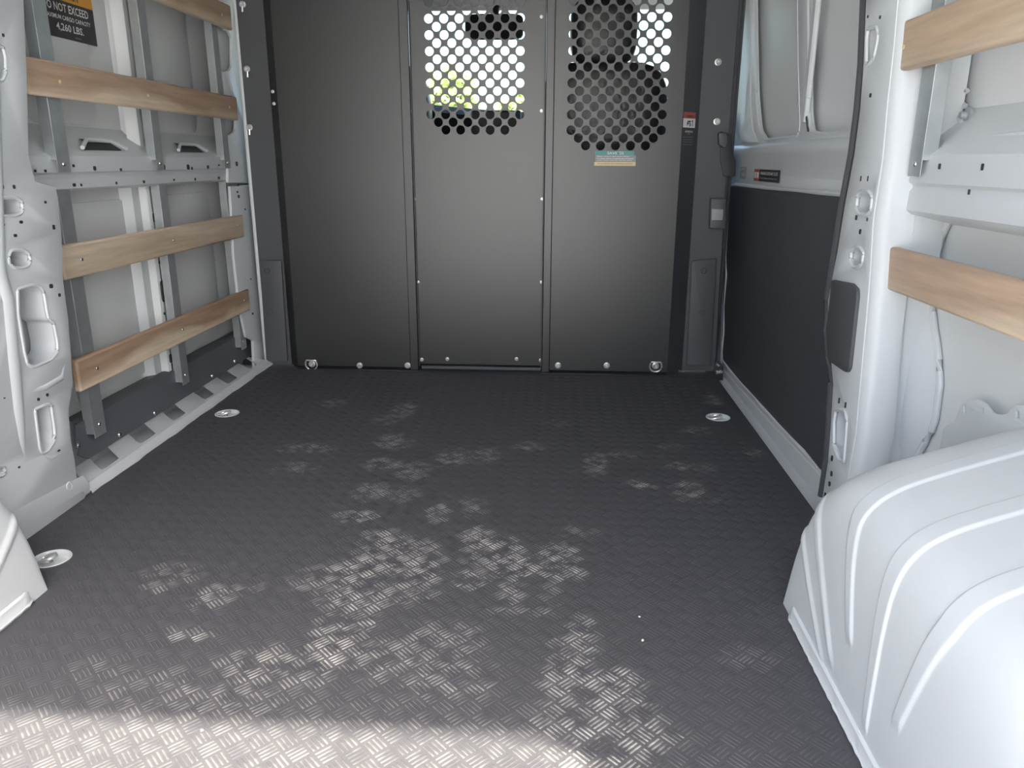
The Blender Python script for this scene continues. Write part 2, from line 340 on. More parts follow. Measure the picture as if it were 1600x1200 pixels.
# belt beam
XBELT = -1.258
prof = [(-1.36, .94), (-1.335, .905), (-1.275, .858), (XBELT, .846), (XBELT, .806), (-1.268, .801), (-1.268, .796), (XBELT - .004, .790), (XBELT - .004, .765), (-1.275, .757), (-1.36, .752)]
mb = MB(); mb.loft([[(x, y, z) for x, z in prof] for y in (1.70, 2.2, 2.7, 3.12)])
obj('belt_beam', mb, 'white_paint', lw)
def slot(parent, X, cx, cy, w, h, side=1):
    y0, z0 = onX(cx - w / 2, cy + h / 2, X); y1, z1 = onX(cx + w / 2, cy - h / 2, X)
    cyy, czz = onX(cx, cy, X); ww = abs(y1 - y0) * .72; hh = abs(z1 - z0) * .9
    return obj('slot', plate(rpoly(rect(cyy, czz, ww, hh), min(ww, hh) * .4, 3), [], 'X', X - .0012, X + .0012), 'print_black', parent, smooth=0)
for cx, cy, w, h in ((55, 267, 3, 5), (71, 267, 3, 5), (115, 259, 3, 5), (148, 263, 4, 8), (189, 265, 3, 5), (256, 261, 4, 9), (294, 261, 4, 9), (300, 263, 2, 5), (325, 261, 3, 6), (342, 258, 2, 3)):
    slot(lw, XBELT + .001, cx, cy, w, h)
for cx, cy, w, h in ((116, 289, 5, 6), (127, 289, 2, 5), (182, 286, 2, 5), (225, 284, 3, 5), (272, 281, 2, 4), (305, 280, 2, 5), (342, 278, 3, 5)):
    slot(lw, XBELT - .003, cx, cy, w, h)
# pressed handholds on the shelf above the belt
for cx, cy in ((150, 239), (290, 241)):
    y, z = onX(cx, cy, -1.30)
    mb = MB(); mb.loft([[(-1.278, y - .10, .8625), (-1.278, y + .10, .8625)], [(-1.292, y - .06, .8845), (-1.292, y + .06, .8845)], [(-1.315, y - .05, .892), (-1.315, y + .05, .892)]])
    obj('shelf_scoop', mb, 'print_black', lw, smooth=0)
    mb = MB(); mb.tube([(-1.27, y - .11, .868), (-1.287, y - .06, .889), (-1.287, y + .06, .889), (-1.27, y + .11, .868)], .006, 8)
    obj('scoop_lip', mb, 'white_paint', lw)
# white inner posts
def post(px_top, px_bot, X, z0, z1, name='inner_post', m='white_paint', depth=.035):
    a0, a1 = px_top; b0, b1 = px_bot
    ya0 = onX(*a0, X)[0]; ya1 = onX(*a1, X)[0]; yb0 = onX(*b0, X)[0]; yb1 = onX(*b1, X)[0]
    y0 = (ya0 + yb0) / 2; y1 = (ya1 + yb1) / 2
    pr = [(X - depth, y0 - .02), (X - .006, y0 - .006), (X, y0), (X, y1), (X - .006, y1 + .006), (X - depth, y1 + .02)]
    mb = MB(); mb.loft([[(x, y, z) for x, y in pr] for z in (z0, z1)])
    return obj(name, mb, m, lw)
post(((186, 0), (214, 0)), ((212, 235), (232, 235)), -1.318, .90, ZT)
post(((208, 305), (238, 305)), ((240, 570), (262, 560)), -1.318, .05, .76)
post(((226, 180), (231, 180)), ((242, 500), (247, 500)), -1.300, .05, ZT, 'post_edge', 'skin_paint', .03)
for cx, cy, w, h in ((241, 340, 3, 16), (250, 410, 3, 6), (252, 420, 2, 3), (255, 455, 4, 40), (257, 490, 2, 6), (267, 560, 4, 18)):
    slot(lw, -1.299, cx, cy, w, h)
# near pillar with its openings
XP = -1.200
pil = [(46, 245), (56, 283), (88, 292), (90, 303), (97, 360), (100, 440), (108, 500), (112, 555), (115, 600), (108, 640), (112, 690), (118, 722), (122, 755), (136, 773)]
po = LX([(38, 0), (43, 120)] + pil, XP)
po = [(po[0][0], ZT)] + po + [(1.72, -.02), (1.30, -.02), (1.30, ZT)]
hp = [LX(p, XP) for p in (
    [(-26, 72), (4, 72), (9, 90), (9, 112), (4, 126), (-26, 126)],
    [(0, 309), (24, 308), (34, 314), (36, 325), (33, 334), (22, 338), (2, 338), (-6, 330), (-6, 317)],
    [(17, 391), (36, 390), (45, 396), (48, 405), (45, 415), (35, 419), (22, 419), (14, 412), (13, 400)],
    [(27, 452), (50, 445), (62, 447), (69, 458), (74, 490), (77, 500), (84, 504), (90, 535), (90, 549), (80, 562), (52, 574), (43, 570), (38, 550), (28, 490)],
    [(54, 640), (75, 631), (80, 633), (86, 675), (84, 690), (75, 704), (66, 709), (62, 700)],
    [(-10, 728), (6, 728), (9, 736), (4, 744), (-10, 744)])]
hp = [rpoly(p, .006, 2) for p in hp]
mb = plate(po, hp, 'X', XP - .07, XP, .004); lips(mb, hp, 'X', XP - .001, .0045)
obj('rear_pillar', mb, 'white_paint', lw)
mb = MB(); mb.box(XP - .13, XP - .085, 1.30, 1.83, -.02, ZT); obj('pillar_back', mb, 'white_paint', lw)
for cx, cy, w, h in ((5, 55, 3, 5), (4, 292, 3, 7), (22, 292, 3, 7), (33, 347, 5, 6), (24, 368, 5, 6), (6, 351, 3, 4), (71, 316, 3, 5), (84, 355, 3, 9), (80, 447, 5, 9), (93, 461, 3, 7), (60, 624, 3, 7), (74, 617, 3, 7), (92, 704, 4, 5), (30, 730, 3, 5), (7, 622, 2, 3)):
    slot(lw, XP + .001, cx, cy, w, h)
# rounded crease down the pillar, a shoulder fold and the foot's drain hole
mb = MB(); P_ = [onX(*p, XP) for p in ((-12, 40), (-6, 250), (0, 420), (14, 470), (22, 560), (30, 640), (42, 742))]
mb.tube([(XP - .024, y, z) for y, z in P_], [.031, .031, .031, .031, .031, .030, .022], 16); obj('pillar_crease', mb, 'white_paint', lw)
mb = MB(); P_ = [onX(*p, XP) for p in ((44, 613), (70, 606), (97, 590), (104, 560))]
mb.tube([(XP - .010, y, z) for y, z in P_], [.009, .013, .013, .009], 12); obj('pillar_fold', mb, 'white_paint', lw)
mb = MB(); P_ = [onX(*p, XP) for p in ((56, 708), (80, 716), (112, 700))]
mb.tube([(XP - .009, y, z) for y, z in P_], [.008, .011, .008], 12); obj('pillar_fold', mb, 'white_paint', lw)
y, z = onX(108, 760, XP); mb = MB(); mb.lathe((XP, y, z), (1, 0, 0), [(.012, -.004), (.0125, .002), (.009, .003), (.008, -.012), (0.0001, -.012)], 18); obj('drain_ring', mb, 'white_paint', lw)
mb = MB(); mb.loft([[(XP, 1.30, .10), (XP, 1.76, .06)], [(XP + .004, 1.30, .05), (XP + .004, 1.775, .03)], [(XL + .012, 1.30, .0), (XL + .004, 1.79, .0)]]); obj('pillar_foot', mb, 'white_paint', lw)
# far pillar beside the partition, with C-shaped notches above the belt
XF = -1.252
yf0 = onX(362, 300, XF)[0]; yf1 = 3.30
zq = lambda px, py: onX(px, py, XF)[1]
def yz(a_, b_): return onX(a_, b_, XF)
up = [yz(379, 288), yz(357, 286), yz(357, 212), yz(366, 207), yz(369, 200), yz(369, 160), yz(364, 150), yz(352, 150), yz(350, 112), yz(358, 111), yz(363, 104), yz(363, 60), yz(357, 48), yz(350, 47)]
ymin = min(p[0] for p in up)
upo = [(yf1, up[0][1])] + up[1:] + [(up[-1][0], ZT), (yf1, ZT)]
obj('front_pillar', plate(rpoly(upo, .008, 3), [], 'X', XF - .012, XF, .003), 'white_paint', lw)
lo = [yz(360, 291), yz(366, 400), yz(375, 480), yz(385, 527), yz(396, 532), yz(398, 575)]
loo = [(yf1, lo[0][1])] + lo + [(yf1, 0.0)]
obj('front_pillar', plate(rpoly(loo, .006, 3), [], 'X', XF - .012, XF, .003), 'white_paint', lw)
mb = MB(); mb.box(XF - .037, XF - .030, 2.98, 3.35, .16, ZT); obj('pillar_back', mb, 'skin_paint', lw)
mb = MB(); mb.tube([(XL - .012, 3.112, z) for z in (0.0, .5, 1.0, ZT)], .009, 8); obj('pillar_flange', mb, 'white_paint', lw)
for cx, cy, w, h in ((370, 256, 3, 8), (371, 300, 2, 4), (373, 307, 3, 6), (383, 327, 2, 3), (392, 436, 2, 3), (395, 490, 2, 5), (372, 289, 2, 4)):
    slot(lw, XF + .001, cx, cy, w, h)
# scalloped sill along the floor edge
sill = tag(root('baseboard_left', (XL, 2.4, 0)), 'white scalloped steel sill along the left edge of the floor', 'sill', kind='structure')
ZS = 0.022
nst = [((157, 734), (186, 716)), ((217, 693), (241, 677)), ((269.5, 657.5), (287, 645)), ((317.6, 624.5), (333, 615)), ((353, 600), (367, 590)), ((384, 577), (399, 569.5))]
ys = [(onZ(*p, ZS)[1], onZ(*q, ZS)[1]) for p, q in nst]
xin, xn, xo = XL - .003, XL - .015, XL - .084
ol = [(xin, 1.80), (xin, 3.09), (xo, 3.10)]
for yA, yB in sorted(ys, reverse=True):
    ol += [(xo, yB + .060), (xn - .014, yB + .010), (xn - .003, yB), (xn, yB - .014), (xn, yA + .014), (xn - .003, yA), (xn - .014, yA + .006), (xo, yA + .055)]
ol += [(xo, 1.86), (xn, 1.80)]
mb = plate(ol, [], 'Z', ZS - .004, ZS, .0015)
mb.v = [(x, y, z + (xin - x) * 0.14) for x, y, z in mb.v]
obj('scalloped_ledge', mb, 'white_paint', sill)
mb = MB(); rows = []
for y in np.linspace(1.78, 3.10, 30):
    wv = .002 * math.sin(y * 23) + .0015 * math.sin(y * 51)
    rows.append([(XL + .016 + wv, y, .001), (XL + .014 + wv, y, .007), (XL + .008, y, .013), (xin + .002, y, ZS + .001), (xin - .004, y, ZS + .001)])
mb.loft(rows); obj('sill_edge', mb, 'white_paint', sill)
mb = MB(); mb.box(xo - .08, XL - .004, 1.3, 3.35, -.05, -.018); obj('sill_well', mb, 'skin_paint', sill)

# ---------------------------------------------------------------- right wall behind the sliding door
rwl = root('wall_right', (XR, 1.5, 0), 'white ribbed steel side wall on the right behind the wheel arch', 'wall', kind='structure')
mb = MB(); mb.box(.80, .85, YR, 1.78, -.1, ZT); mb.box(.80, .85, 1.78, 3.9, -.62, -.1)
obj('skin_panel', mb, 'skin_paint', rwl)
XBR = .708
prof = [(.81, .955), (.785, .915), (.728, .868), (XBR, .852), (XBR, .800), (.716, .794), (.716, .788), (XBR + .004, .782), (XBR + .004, .745), (.722, .737), (.81, .715)]
mb = MB(); mb.loft([[(x, y, z) for x, z in prof] for y in (.3, .8, 1.3, 1.70)])
obj('belt_beam', mb, 'white_paint', rwl)
for cx, cy, w, h in ((1468, 260, 5, 10), (1535, 261, 6, 12), (1514, 300, 4, 9), (1407, 306, 3, 6)):
    slot(rwl, XBR - .001, cx, cy, w, h)
# a pressed panel and scoop above the belt
obj('pressed_panel', plate(rpoly([(.6, 1.0), (1.40, 1.0), (1.40, 1.6), (.6, 1.6)], .05), [], 'X', .792, .802, .003), 'skin_paint', rwl)
y, z = onX(1570, 216, .76)
mb = MB(); mb.tube([(.742, y + .08, z - .012), (.752, y + .03, z), (.752, y - .12, z + .004)], .008, 8); obj('scoop_lip', mb, 'white_paint', rwl)
mb = MB(); mb.loft([[(.7395, y + .06, z - .010), (.7395, y - .14, z - .010)], [(.7525, y + .02, z + .002), (.7525, y - .14, z + .002)]]); obj('shelf_scoop', mb, 'print_black', rwl, smooth=0)
# the pillar between sliding door and rear wall
XQ = .660
le = [(1352, 0), (1348, 100), (1343, 170), (1334, 240), (1319, 320), (1308, 390), (1300, 432), (1293, 470), (1294, 520), (1297, 560), (1301, 600), (1298, 650), (1293, 720), (1284, 778), (1275, 798)]
re_ = [(1402, 0), (1395, 80), (1386, 160), (1378, 250), (1364, 340), (1357, 450), (1347, 560), (1336, 680), (1324, 748)]
lew = LX(le, XQ); rew = LX(re_, XQ)
po = [(lew[0][0] + .02, ZT)] + lew + [(1.64, -.02)] + rew[::-1] + [(rew[0][0], ZT)]
hq = [LX(p, XQ) for p in (
    [(1357, 44), (1371, 42), (1372, 60), (1366, 90), (1357, 102), (1354, 100), (1354, 60)],
    [(1345, 299), (1358, 299), (1363, 306), (1361, 330), (1354, 336), (1343, 335), (1338, 325), (1340, 306)],
    [(1336, 386), (1345, 387), (1350, 394), (1347, 412), (1340, 418), (1333, 417), (1329, 406), (1331, 391)],
    [(1306, 640), (1321, 641), (1324, 655), (1319, 722), (1312, 718), (1303, 695), (1303, 660)])]
hq = [rpoly(p, .006, 2) for p in hq]
mb = plate(po, hq, 'X', XQ, XQ + .05, .004); lips(mb, hq, 'X', XQ + .001, .005)
obj('pillar_face', mb, 'white_paint', rwl)
mb = MB(); mb.box(XQ + .07, XQ + .13, 1.64, 1.98, -.02, ZT); obj('pillar_back', mb, 'white_paint', rwl)
for cx, cy, w, h in ((1356, 26, 2, 6), (1375, 27, 3, 7), (1360, 149, 4, 8), (1345, 279, 2, 9), (1356, 279, 2, 9), (1338, 340, 4, 8), (1355, 343, 2, 6), (1344, 362, 4, 8), (1311, 626, 3, 8), (1321, 633, 3, 8), (1300, 716, 4, 6), (1299, 740, 4, 5), (1296, 756, 4, 4), (1289, 775, 4, 8)):
    slot(rwl, XQ - .001, cx, cy, w, h)
rows = []
for (y, z) in [(rew[0][0], ZT)] + rew + [(1.66, .0)]:
    row = []
    for k in range(7):
        t = k / 6 * math.pi / 2; row.append((XQ + .001 + .026 * (1 - math.cos(t)), y + .012 - .034 * math.sin(t), z))
    bulge = .012 * math.sin(z * 5.0)
    row += [(XQ + .05, y - .026 + bulge * .5, z), (XQ + .070, y - .026 + bulge, z), (.738, y - .010, z), (.748, y + .03, z), (.81, y + .08, z)]
    rows.append(row)
mb = MB(); mb.loft(rows); obj('pillar_corner', mb, 'white_paint', rwl)
# curved inner channel and its sealing bead, below the belt
ch = [(1412, 300), (1405, 350), (1400, 420), (1397, 480), (1398, 560), (1388, 625), (1374, 680), (1358, 748)]
chr_ = [(1512, 318), (1482, 345), (1463, 395), (1455, 450), (1458, 500), (1466, 550), (1469, 600), (1460, 665), (1428, 722)]
def resamp(c, n):
    c = np.array(c, float); d = np.concatenate([[0], np.cumsum(np.linalg.norm(np.diff(c, axis=0), axis=1))]); t = np.linspace(0, d[-1], n)
    return list(zip(np.interp(t, d, c[:, 0]), np.interp(t, d, c[:, 1])))
cl_ = resamp(ch, 24); crr = resamp(chr_, 24); rows = []
for k in range(7):
    f = k / 6; X = .752 + .040 * f
    rows.append([(X - .006 * math.sin(math.pi * f), *onX(a_[0] * (1 - f) + b_[0] * f, a_[1] * (1 - f) + b_[1] * f, X)) for a_, b_ in zip(cl_, crr)])
mb = MB(); mb.loft(rows); obj('arch_channel', mb, 'white_paint', rwl)
mb = MB(); mb.tube(rows[-1], .0070, 8); obj('sealing_bead', mb, 'white_paint', rwl)
for cx, cy, w, h in ((1377, 510, 2, 6), (1385, 590, 4, 11), (1363, 631, 3, 6)):
    slot(rwl, .745, cx, cy, w, h)
# wavy flange standing on the back of the wheel arch
fl_ = [(1478, 668), (1496, 658), (1502, 640), (1507, 631), (1518, 627), (1534, 624), (1544, 630), (1556, 647), (1578, 648), (1586, 634), (1596, 632), (1612, 637), (1640, 650), (1660, 720), (1470, 712)]
fw = LX(fl_, .775)
hh = [LX(p, .775) for p in ([(1509, 634), (1514, 634), (1514, 645), (1510, 645)], [(1538, 638), (1541, 638), (1541, 646), (1538, 646)], [(1592, 641), (1597, 643), (1597, 654), (1592, 652)])]
obj('wavy_flange', plate(rpoly(fw, .01, 3), hh, 'X', .770, .775, .001), 'white_paint', rwl)
# small clip and pressed stop on the skin above
y, z = onX(1513, 180, .79); mb = MB(); mb.lathe((.79, y, z), (-1, 0, 0), [(.014, -.004), (.014, .004), (.008, .006), (.006, .016), (.0001, .016)], 14); obj('skin_clip', mb, 'galvanised', rwl)
y, z = onX(1503, 155, .79); mb = MB(); mb.tube([(.792, y - .012, z + .016), (.786, y + .008, z), (.792, y - .014, z - .014)], .006, 8); obj('pressed_stop', mb, 'white_paint', rwl)
mb = MB(); P_ = LX([(1478, 100), (1486, 140), (1490, 170), (1503, 190), (1505, 205)], .785); mb.tube([(.785, y, z) for y, z in P_], .005, 8); obj('sealing_bead', mb, 'white_paint', rwl)

# ---------------------------------------------------------------- sliding door
XD = .720
dr = root('door_1', (XD, 2.6, 0), 'sliding side door with pale upper recesses and black lower liner', 'door', kind='structure')
w1 = LX([(1177, -70), (1178, 60), (1180, 150), (1185, 203), (1196, 219), (1246, 213), (1250, 200), (1247, 100), (1245, -70)], XD)
w2 = LX([(1261, -70), (1262, 60), (1262, 180), (1266, 206), (1290, 210), (1345, 203), (1380, 120), (1380, 0)], XD)
w1 = rpoly(w1, .03, 3); w2 = rpoly(w2, .03, 3)
dout = [(1.70, .74), (3.36, .74), (3.40, 1.0), (3.60, ZT), (1.70, ZT)]
dfr = MB()
mb = plate(dout, [w1, w2], 'X', XD, XD + .018, .004); lips(mb, [w1, w2], 'X', XD + .003, .006)
obj('door_frame', mb, 'white_paint', dr)
mb = MB(); mb.box(XD + .035, XD + .05, 1.70, 3.75, .74, ZT); obj('recess_skin', mb, 'skin_paint', dr)
# curved front upright of the door
rows = []
for px_, py_ in [(1152, q) for q in range(-180, 151, 30)] + [(1153, 180), (1156, 203), (1163, 222)]:
    y, z = onX(px_, py_, XD); y2, z2 = onX(px_ + 22, py_, XD)
    rows.append([(XD, y + .06, z), (XD - .012, y + .02, z), (XD - .014, y - .05, z), (XD - .012, y2 + .03, z2), (XD - .004, y2 + .005, z2), (XD + .012, y2, z2)])
mb = MB(); mb.loft(rows); obj('door_upright', mb, 'white_paint', dr)
# ledge below the recesses
prof = [(XD + .002, .90), (XD - .010, .893), (XD - .016, .880), (XD - .015, .862), (XD - .004, .845), (XD + .001, .78)]
mb = MB(); mb.loft([[(x, y, z) for x, z in prof] for y in (1.75, 2.5, 3.36)]); obj('door_ledge', mb, 'white_paint', dr)
# centre mullion and hanging strips
def vstrip(px0, px1, pt, pb, X, th, m, name):
    y0 = onX(px0, pb, X)[0]; y1 = onX(px1, pb, X)[0]; z0 = onX(px0, pb, X)[1]; z1 = ZT - .02
    mb = MB(); mb.box(X - th, X + th, min(y0, y1), max(y0, y1), z0, z1); return obj(name, mb, m, dr, bevel=.004)
vstrip(1246, 1249, 0, 168, XD + .012, .006, 'white_paint', 'hanging_strip')
vstrip(1255, 1260, 0, 192, XD - .003, .008, 'white_paint', 'mullion')
vstrip(1262, 1265, 0, 155, XD - .002, .006, 'white_paint', 'hanging_strip')
mb = MB(); mb.tube([(XD - .004, *onX(a_, b_, XD)) for a_, b_ in ((1261, 150), (1263, 165), (1262, 180), (1265, 205))], .0035, 6); obj('trailing_wire', mb, 'rubber', dr)
# black liner and white bead round it
ln = LX([(1143, 289), (1312, 303), (1330, 320), (1340, 500), (1320, 770), (1282, 728), (1240, 682), (1200, 640), (1165, 601), (1140, 573), (1131, 562), (1131, 545), (1135, 430)], XD)
obj('lower_liner', plate(rpoly(ln, .012, 3), [], 'X', XD - .010, XD + .002, .002), 'liner_lit_return', dr)
bead = LX([(1322, 304), (1290, 301), (1250, 298), (1200, 293), (1152, 288), (1145, 290), (1144, 300), (1142, 340), (1138, 400), (1139, 430), (1135, 480), (1135, 520), (1132, 550), (1133, 563), (1143, 577), (1160, 597), (1180, 618), (1200, 641), (1222, 664), (1240, 683), (1262, 706), (1282, 729)], XD)
mb = MB(); mb.tube([(XD - .008, y, z) for y, z in bead], [.0062 + .0018 * math.sin(k * 2.3) for k in range(len(bead))], 8); obj('liner_bead', mb, 'white_paint', dr)
mb = MB(); rows = []
lo_ = LX([(1118, 574), (1128, 568), (1142, 582), (1200, 646), (1240, 687), (1275, 722), (1310, 762)], XD)
rows = [[(XD - .006, y, z) for y, z in lo_], [(XD - .007, y, z - .03) for y, z in lo_], [(XD - .002, y, -.085) for y, z in lo_], [(XD + .03, y, -.12) for y, z in lo_]]
mb.loft(rows); obj('door_sill_band', mb, 'white_paint', dr)
mb = MB(); mb.tube([(XD - .0065, y, z - .014) for y, z in lo_[1:]], .0022, 6); obj('band_crease', mb, 'skin_paint', dr)
mb = MB(); mb.box(XD + .003, XD + .018, 1.70, 3.5, -.12, .80); obj('door_inner', mb, 'white_paint', dr)
mb = MB(); y0, z0 = onX(1136, 300, XD); y1, z1 = onX(1126, 570, XD)
mb.hexa([(XD - .004, y1 - .01, z1), (XD - .004, y1 + .06, z1), (XD + .004, y1 + .06, z1), (XD + .004, y1 - .01, z1), (XD - .004, y0 - .01, z0), (XD - .004, y0 + .09, z0), (XD + .004, y0 + .09, z0), (XD + .004, y0 - .01, z0)])
obj('door_edge', mb, 'skin_paint', dr)
# rubber seals
mb = MB(); P_ = LX([(1352, -150), (1350, 0), (1346, 100), (1340, 170), (1331, 240), (1316, 320), (1306, 385), (1299, 432), (1292, 470), (1293, 520), (1296, 560), (1300, 600), (1297, 650), (1292, 720), (1283, 778)], .672)
mb.tube([(.676, y + .012, z) for y, z in P_], .009, 8); obj('door_seal', mb, 'rubber', dr)
XDD = .700
mb = MB(); mb.tube([(XR - .002, 3.15, z) for z in (-.02, .5, 1.0, ZT)], .013, 8); obj('door_seal', mb, 'rubber', dr)
mb = MB(); mb.tube([(XR + .018, 3.18, z) for z in (-.02, .5, 1.0, ZT)], .011, 8); obj('door_seal', mb, 'grey_trim', dr)
mb = plate(rpoly(LY([(1124, 205), (1142, 210), (1144, 240), (1149, 252), (1148, 276), (1130, 276), (1124, 250)], 3.135), .006, 3), [], 'Y', 3.12, 3.14, .003); obj('latch_cover', mb, 'black_trim', dr)
mb = plate(rpoly(LY([(1121, 207), (1131, 208), (1134, 214), (1134, 226), (1130, 232), (1121, 226)], 3.125), .006, 3), [], 'Y', 3.095, 3.125, .004); obj('latch_knob', mb, 'grey_trim', dr)

# ================================================================== WHEEL ARCHES
def wheel_arch(name, side, label):
    """side +1: right; -1: mirrored about the van's centre line"""
    YC, HL = 0.95, 0.415
    base = np.array([(.462, .0), (.462, .04), (.463, .09), (.465, .14), (.467, .19), (.470, .235), (.475, .272), (.484, .304), (.499, .330), (.522, .350), (.552, .366), (.592, .382), (.64, .400), (.70, .421), (.77, .446), (.86, .476)])
    d = np.concatenate([[0], np.cumsum(np.linalg.norm(np.diff(base, axis=0), axis=1))])
    ts = np.linspace(0, d[-1], 110); sx = np.interp(ts, d, base[:, 0]); sz = np.interp(ts, d, base[:, 1])
    # smooth a little
    k = np.ones(7) / 7; pad = lambda a_: np.concatenate([a_[0] - (a_[1:4][::-1] - a_[0]), a_, a_[-1] + (a_[-1] - a_[-4:-1][::-1])])
    sx = np.convolve(pad(sx), k, 'valid'); sz = np.convolve(pad(sz), k, 'valid')
    ys = np.concatenate([np.linspace(.50, 1.28, 520), YC + HL * np.sin(np.linspace(math.asin((1.282 - YC) / HL), math.pi / 2, 40))])
    G = np.zeros((len(ys), len(ts), 3))
    for i, y in enumerate(ys):
        q = abs(y - YC) / HL; s = max(1 - q ** 6, 0) ** 0.5
        G[i, :, 0] = sx; G[i, :, 1] = y; G[i, :, 2] = sz * (0.02 + .98 * s)
    # normals and ribs
    dy = np.gradient(G, axis=0); dt = np.gradient(G, axis=1); n = np.cross(dt, dy); n /= (np.linalg.norm(n, axis=2, keepdims=True) + 1e-9)
    zf = np.minimum(G[:, :, 2], .30); yb = .943 + (G[:, :, 1] - .943) / (1 + 8.3 * zf)
    sm = lambda e0, e1, v: np.clip((v - e0) / (e1 - e0), 0, 1) ** 2 * (3 - 2 * np.clip((v - e0) / (e1 - e0), 0, 1))
    disp = np.zeros(yb.shape)
    for e, zlo in ((1.052, .055), (.993, .13), (.950, .05), (.908, .12), (1.098, .03)):
        wv = .0095
        wd = .005 if e > 1 else .0018
        b = sm(e - wd, e + .0004, yb) * (1 - sm(e + wv, e + wv + .0015, yb)) * sm(zlo - .012, zlo + .012, G[:, :, 2])
        disp = np.maximum(disp, b * .0034)
    G += n * disp[:, :, None] * (1 if n[100, 20, 0] < 0 else -1)
    X0 = 2 * CX
    mir = (lambda p: p) if side > 0 else (lambda p: (X0 - p[0], p[1] - .042, p[2]))
    r_ = root(name, mir((.62, .95, 0)), label, 'wheel arch')
    mb = MB(); mb.loft([[mir(p) for p in row] for row in G]); obj('arch_shell', mb, 'white_paint', r_, smooth=60)
    mb = MB(); rows = []
    for y in list(np.linspace(.50, 1.30, 60)) + [1.325, 1.340, 1.345]:
        dx = 0 if y <= 1.30 else (y - 1.30) ** 2 * 14
        wv = .0009 * math.sin(y * 260)
        rows.append([mir(p) for p in ((.4555 + dx + wv, y, .0008), (.4535 + dx + wv, y, .006), (.4560 + dx, y, .009), (.4575 + dx, y, .028), (.4605 + dx, y, .0315), (.466 + dx, y, .032))])
    mb.loft(rows); obj('base_flange', mb, 'white_paint', r_)
    return r_
wheel_arch('wheel_arch', 1, 'large white ribbed wheel arch filling the lower right corner')
wheel_arch('wheel_arch', -1, 'white wheel arch just showing at the lower left edge')

# ================================================================== PARTITION
bk = root('partition', (-.30, YB, 0), 'black steel partition of bolted panels with two perforated viewing windows', 'partition')
xA, xB, xC, xD = -1.068, -.552, -.050, .462
def ptn(cx_list, bottom_row_y, ref_px):
    """staggered holes: rows of 5, 6, then 7 and 6 in turn; pitch measured off the photograph"""
    hs = []; px_, rp = .0562, .0277
    x0, z0 = ref_px
    for k in range(24):
        n_ = 5 if k == 0 else (6 if k % 2 == 1 else 7)
        z = z0 + k * rp
        if z > 1.56: break
        for j in range(n_): hs.append((x0 + (j - (n_ - 1) / 2) * px_, z))
    return hs
hc = ptn(None, None, (-.314, .949)); hr = ptn(None, None, (.217, .893))
ZTOP = ZT - .005
pl_left = plate([(xA, .012), (xB - .006, .012), (xB - .006, ZTOP), (xA, ZTOP)], [], 'Y', YB, YB + .004, .001)
pL = obj('left_panel', pl_left, 'black_panel', bk, smooth=0)
mb = plate([(xB - .002, .028), (xC, .028), (xC, ZTOP), (xB - .002, ZTOP)], [circ(x, z, .0165, 20) for x, z in hc], 'Y', YB + .006, YB + .009, .0008)
pC = obj('perforated_panel', mb, 'black_panel', bk, smooth=0)
mb = plate([(xC + .032, .012), (xD, .012), (xD, ZTOP), (xC + .032, ZTOP)], [circ(x, z, .0165, 20) for x, z in hr], 'Y', YB, YB + .003, .0008)
pR = obj('perforated_panel', mb, 'black_panel', bk, smooth=0)
# folded edges at the joints
mb = MB(); mb.box(xB - .040, xB - .004, YB - .010, YB - .001, .004, ZTOP); obj('joint_strip', mb, 'black_panel', bk, bevel=.003)
mb = MB(); mb.box(xB - .0035, xB + .0005, YB - .004, YB + .004, .02, ZTOP); obj('joint_gap', mb, 'print_black', bk)
mb = MB(); mb.box(xC + .001, xC + .033, YB - .010, YB - .001, .004, ZTOP); obj('joint_strip', mb, 'black_panel', bk, bevel=.003)
mb = MB(); mb.box(xC - .004, xC + .0005, YB - .006, YB + .004, .02, ZTOP); obj('joint_gap', mb, 'print_black', bk)
# angled returns to the side wings
mb = MB(); mb.loft([[(xA + .001, YB, .0), (xA + .001, YB, ZTOP)], [(xA - .045, YB + .055, .0), (xA - .045, YB + .055, ZTOP)]]); obj('angled_return', mb, 'black_panel', bk, smooth=0)
mb = MB(); mb.loft([[(xD - .001, YB, .0), (xD - .001, YB, ZTOP)], [(xD + .072, YB + .075, .0), (xD + .072, YB + .075, ZTOP)]]); obj('angled_return', mb, 'liner_lit_return', bk, smooth=0)  # right return paler than its left twin: light on it painted into the colour
mb = plate([(XL - .005, 0.0), (xA - .044, 0.0), (xA - .044, ZTOP), (XL - .005, ZTOP)], [], 'Y', YB + .056, YB + .062); wL = obj('side_wing', mb, 'grey_trim', bk, smooth=0)
mb = plate([(xD + .071, 0.0), (XR + .01, 0.0), (XR - .008, .9), (XR - .008, ZTOP), (xD + .060, ZTOP), (xD + .066, .9)], [], 'Y', YB + .076, YB + .082); wR = obj('side_wing', mb, 'grey_trim', bk, smooth=0)
# foot rails: the lower fold lying on the floor and a pale threshold under the middle panel
mb = MB(); mb.box(xA, xB, YB - .014, YB + .002, .0, .003); mb.box(xC, xD, YB - .014, YB + .002, .0, .003); obj('foot_fold', mb, 'black_panel', bk, bevel=.003)
mb = MB(); mb.box(xB + .006, xC - .002, YB - .006, YB + .006, .008, .022); obj('threshold_strip', mb, 'grey_trim', bk, bevel=.003)
mb = MB(); mb.box(XL + .02, -1.10, YB + .040, YB + .050, .001, .006); mb.box(.515, .625, YB + .052, YB + .064, .001, .007); obj('threshold_steel', mb, 'steel', bk)  # thin steel strips on the floor at the foot of both side wings
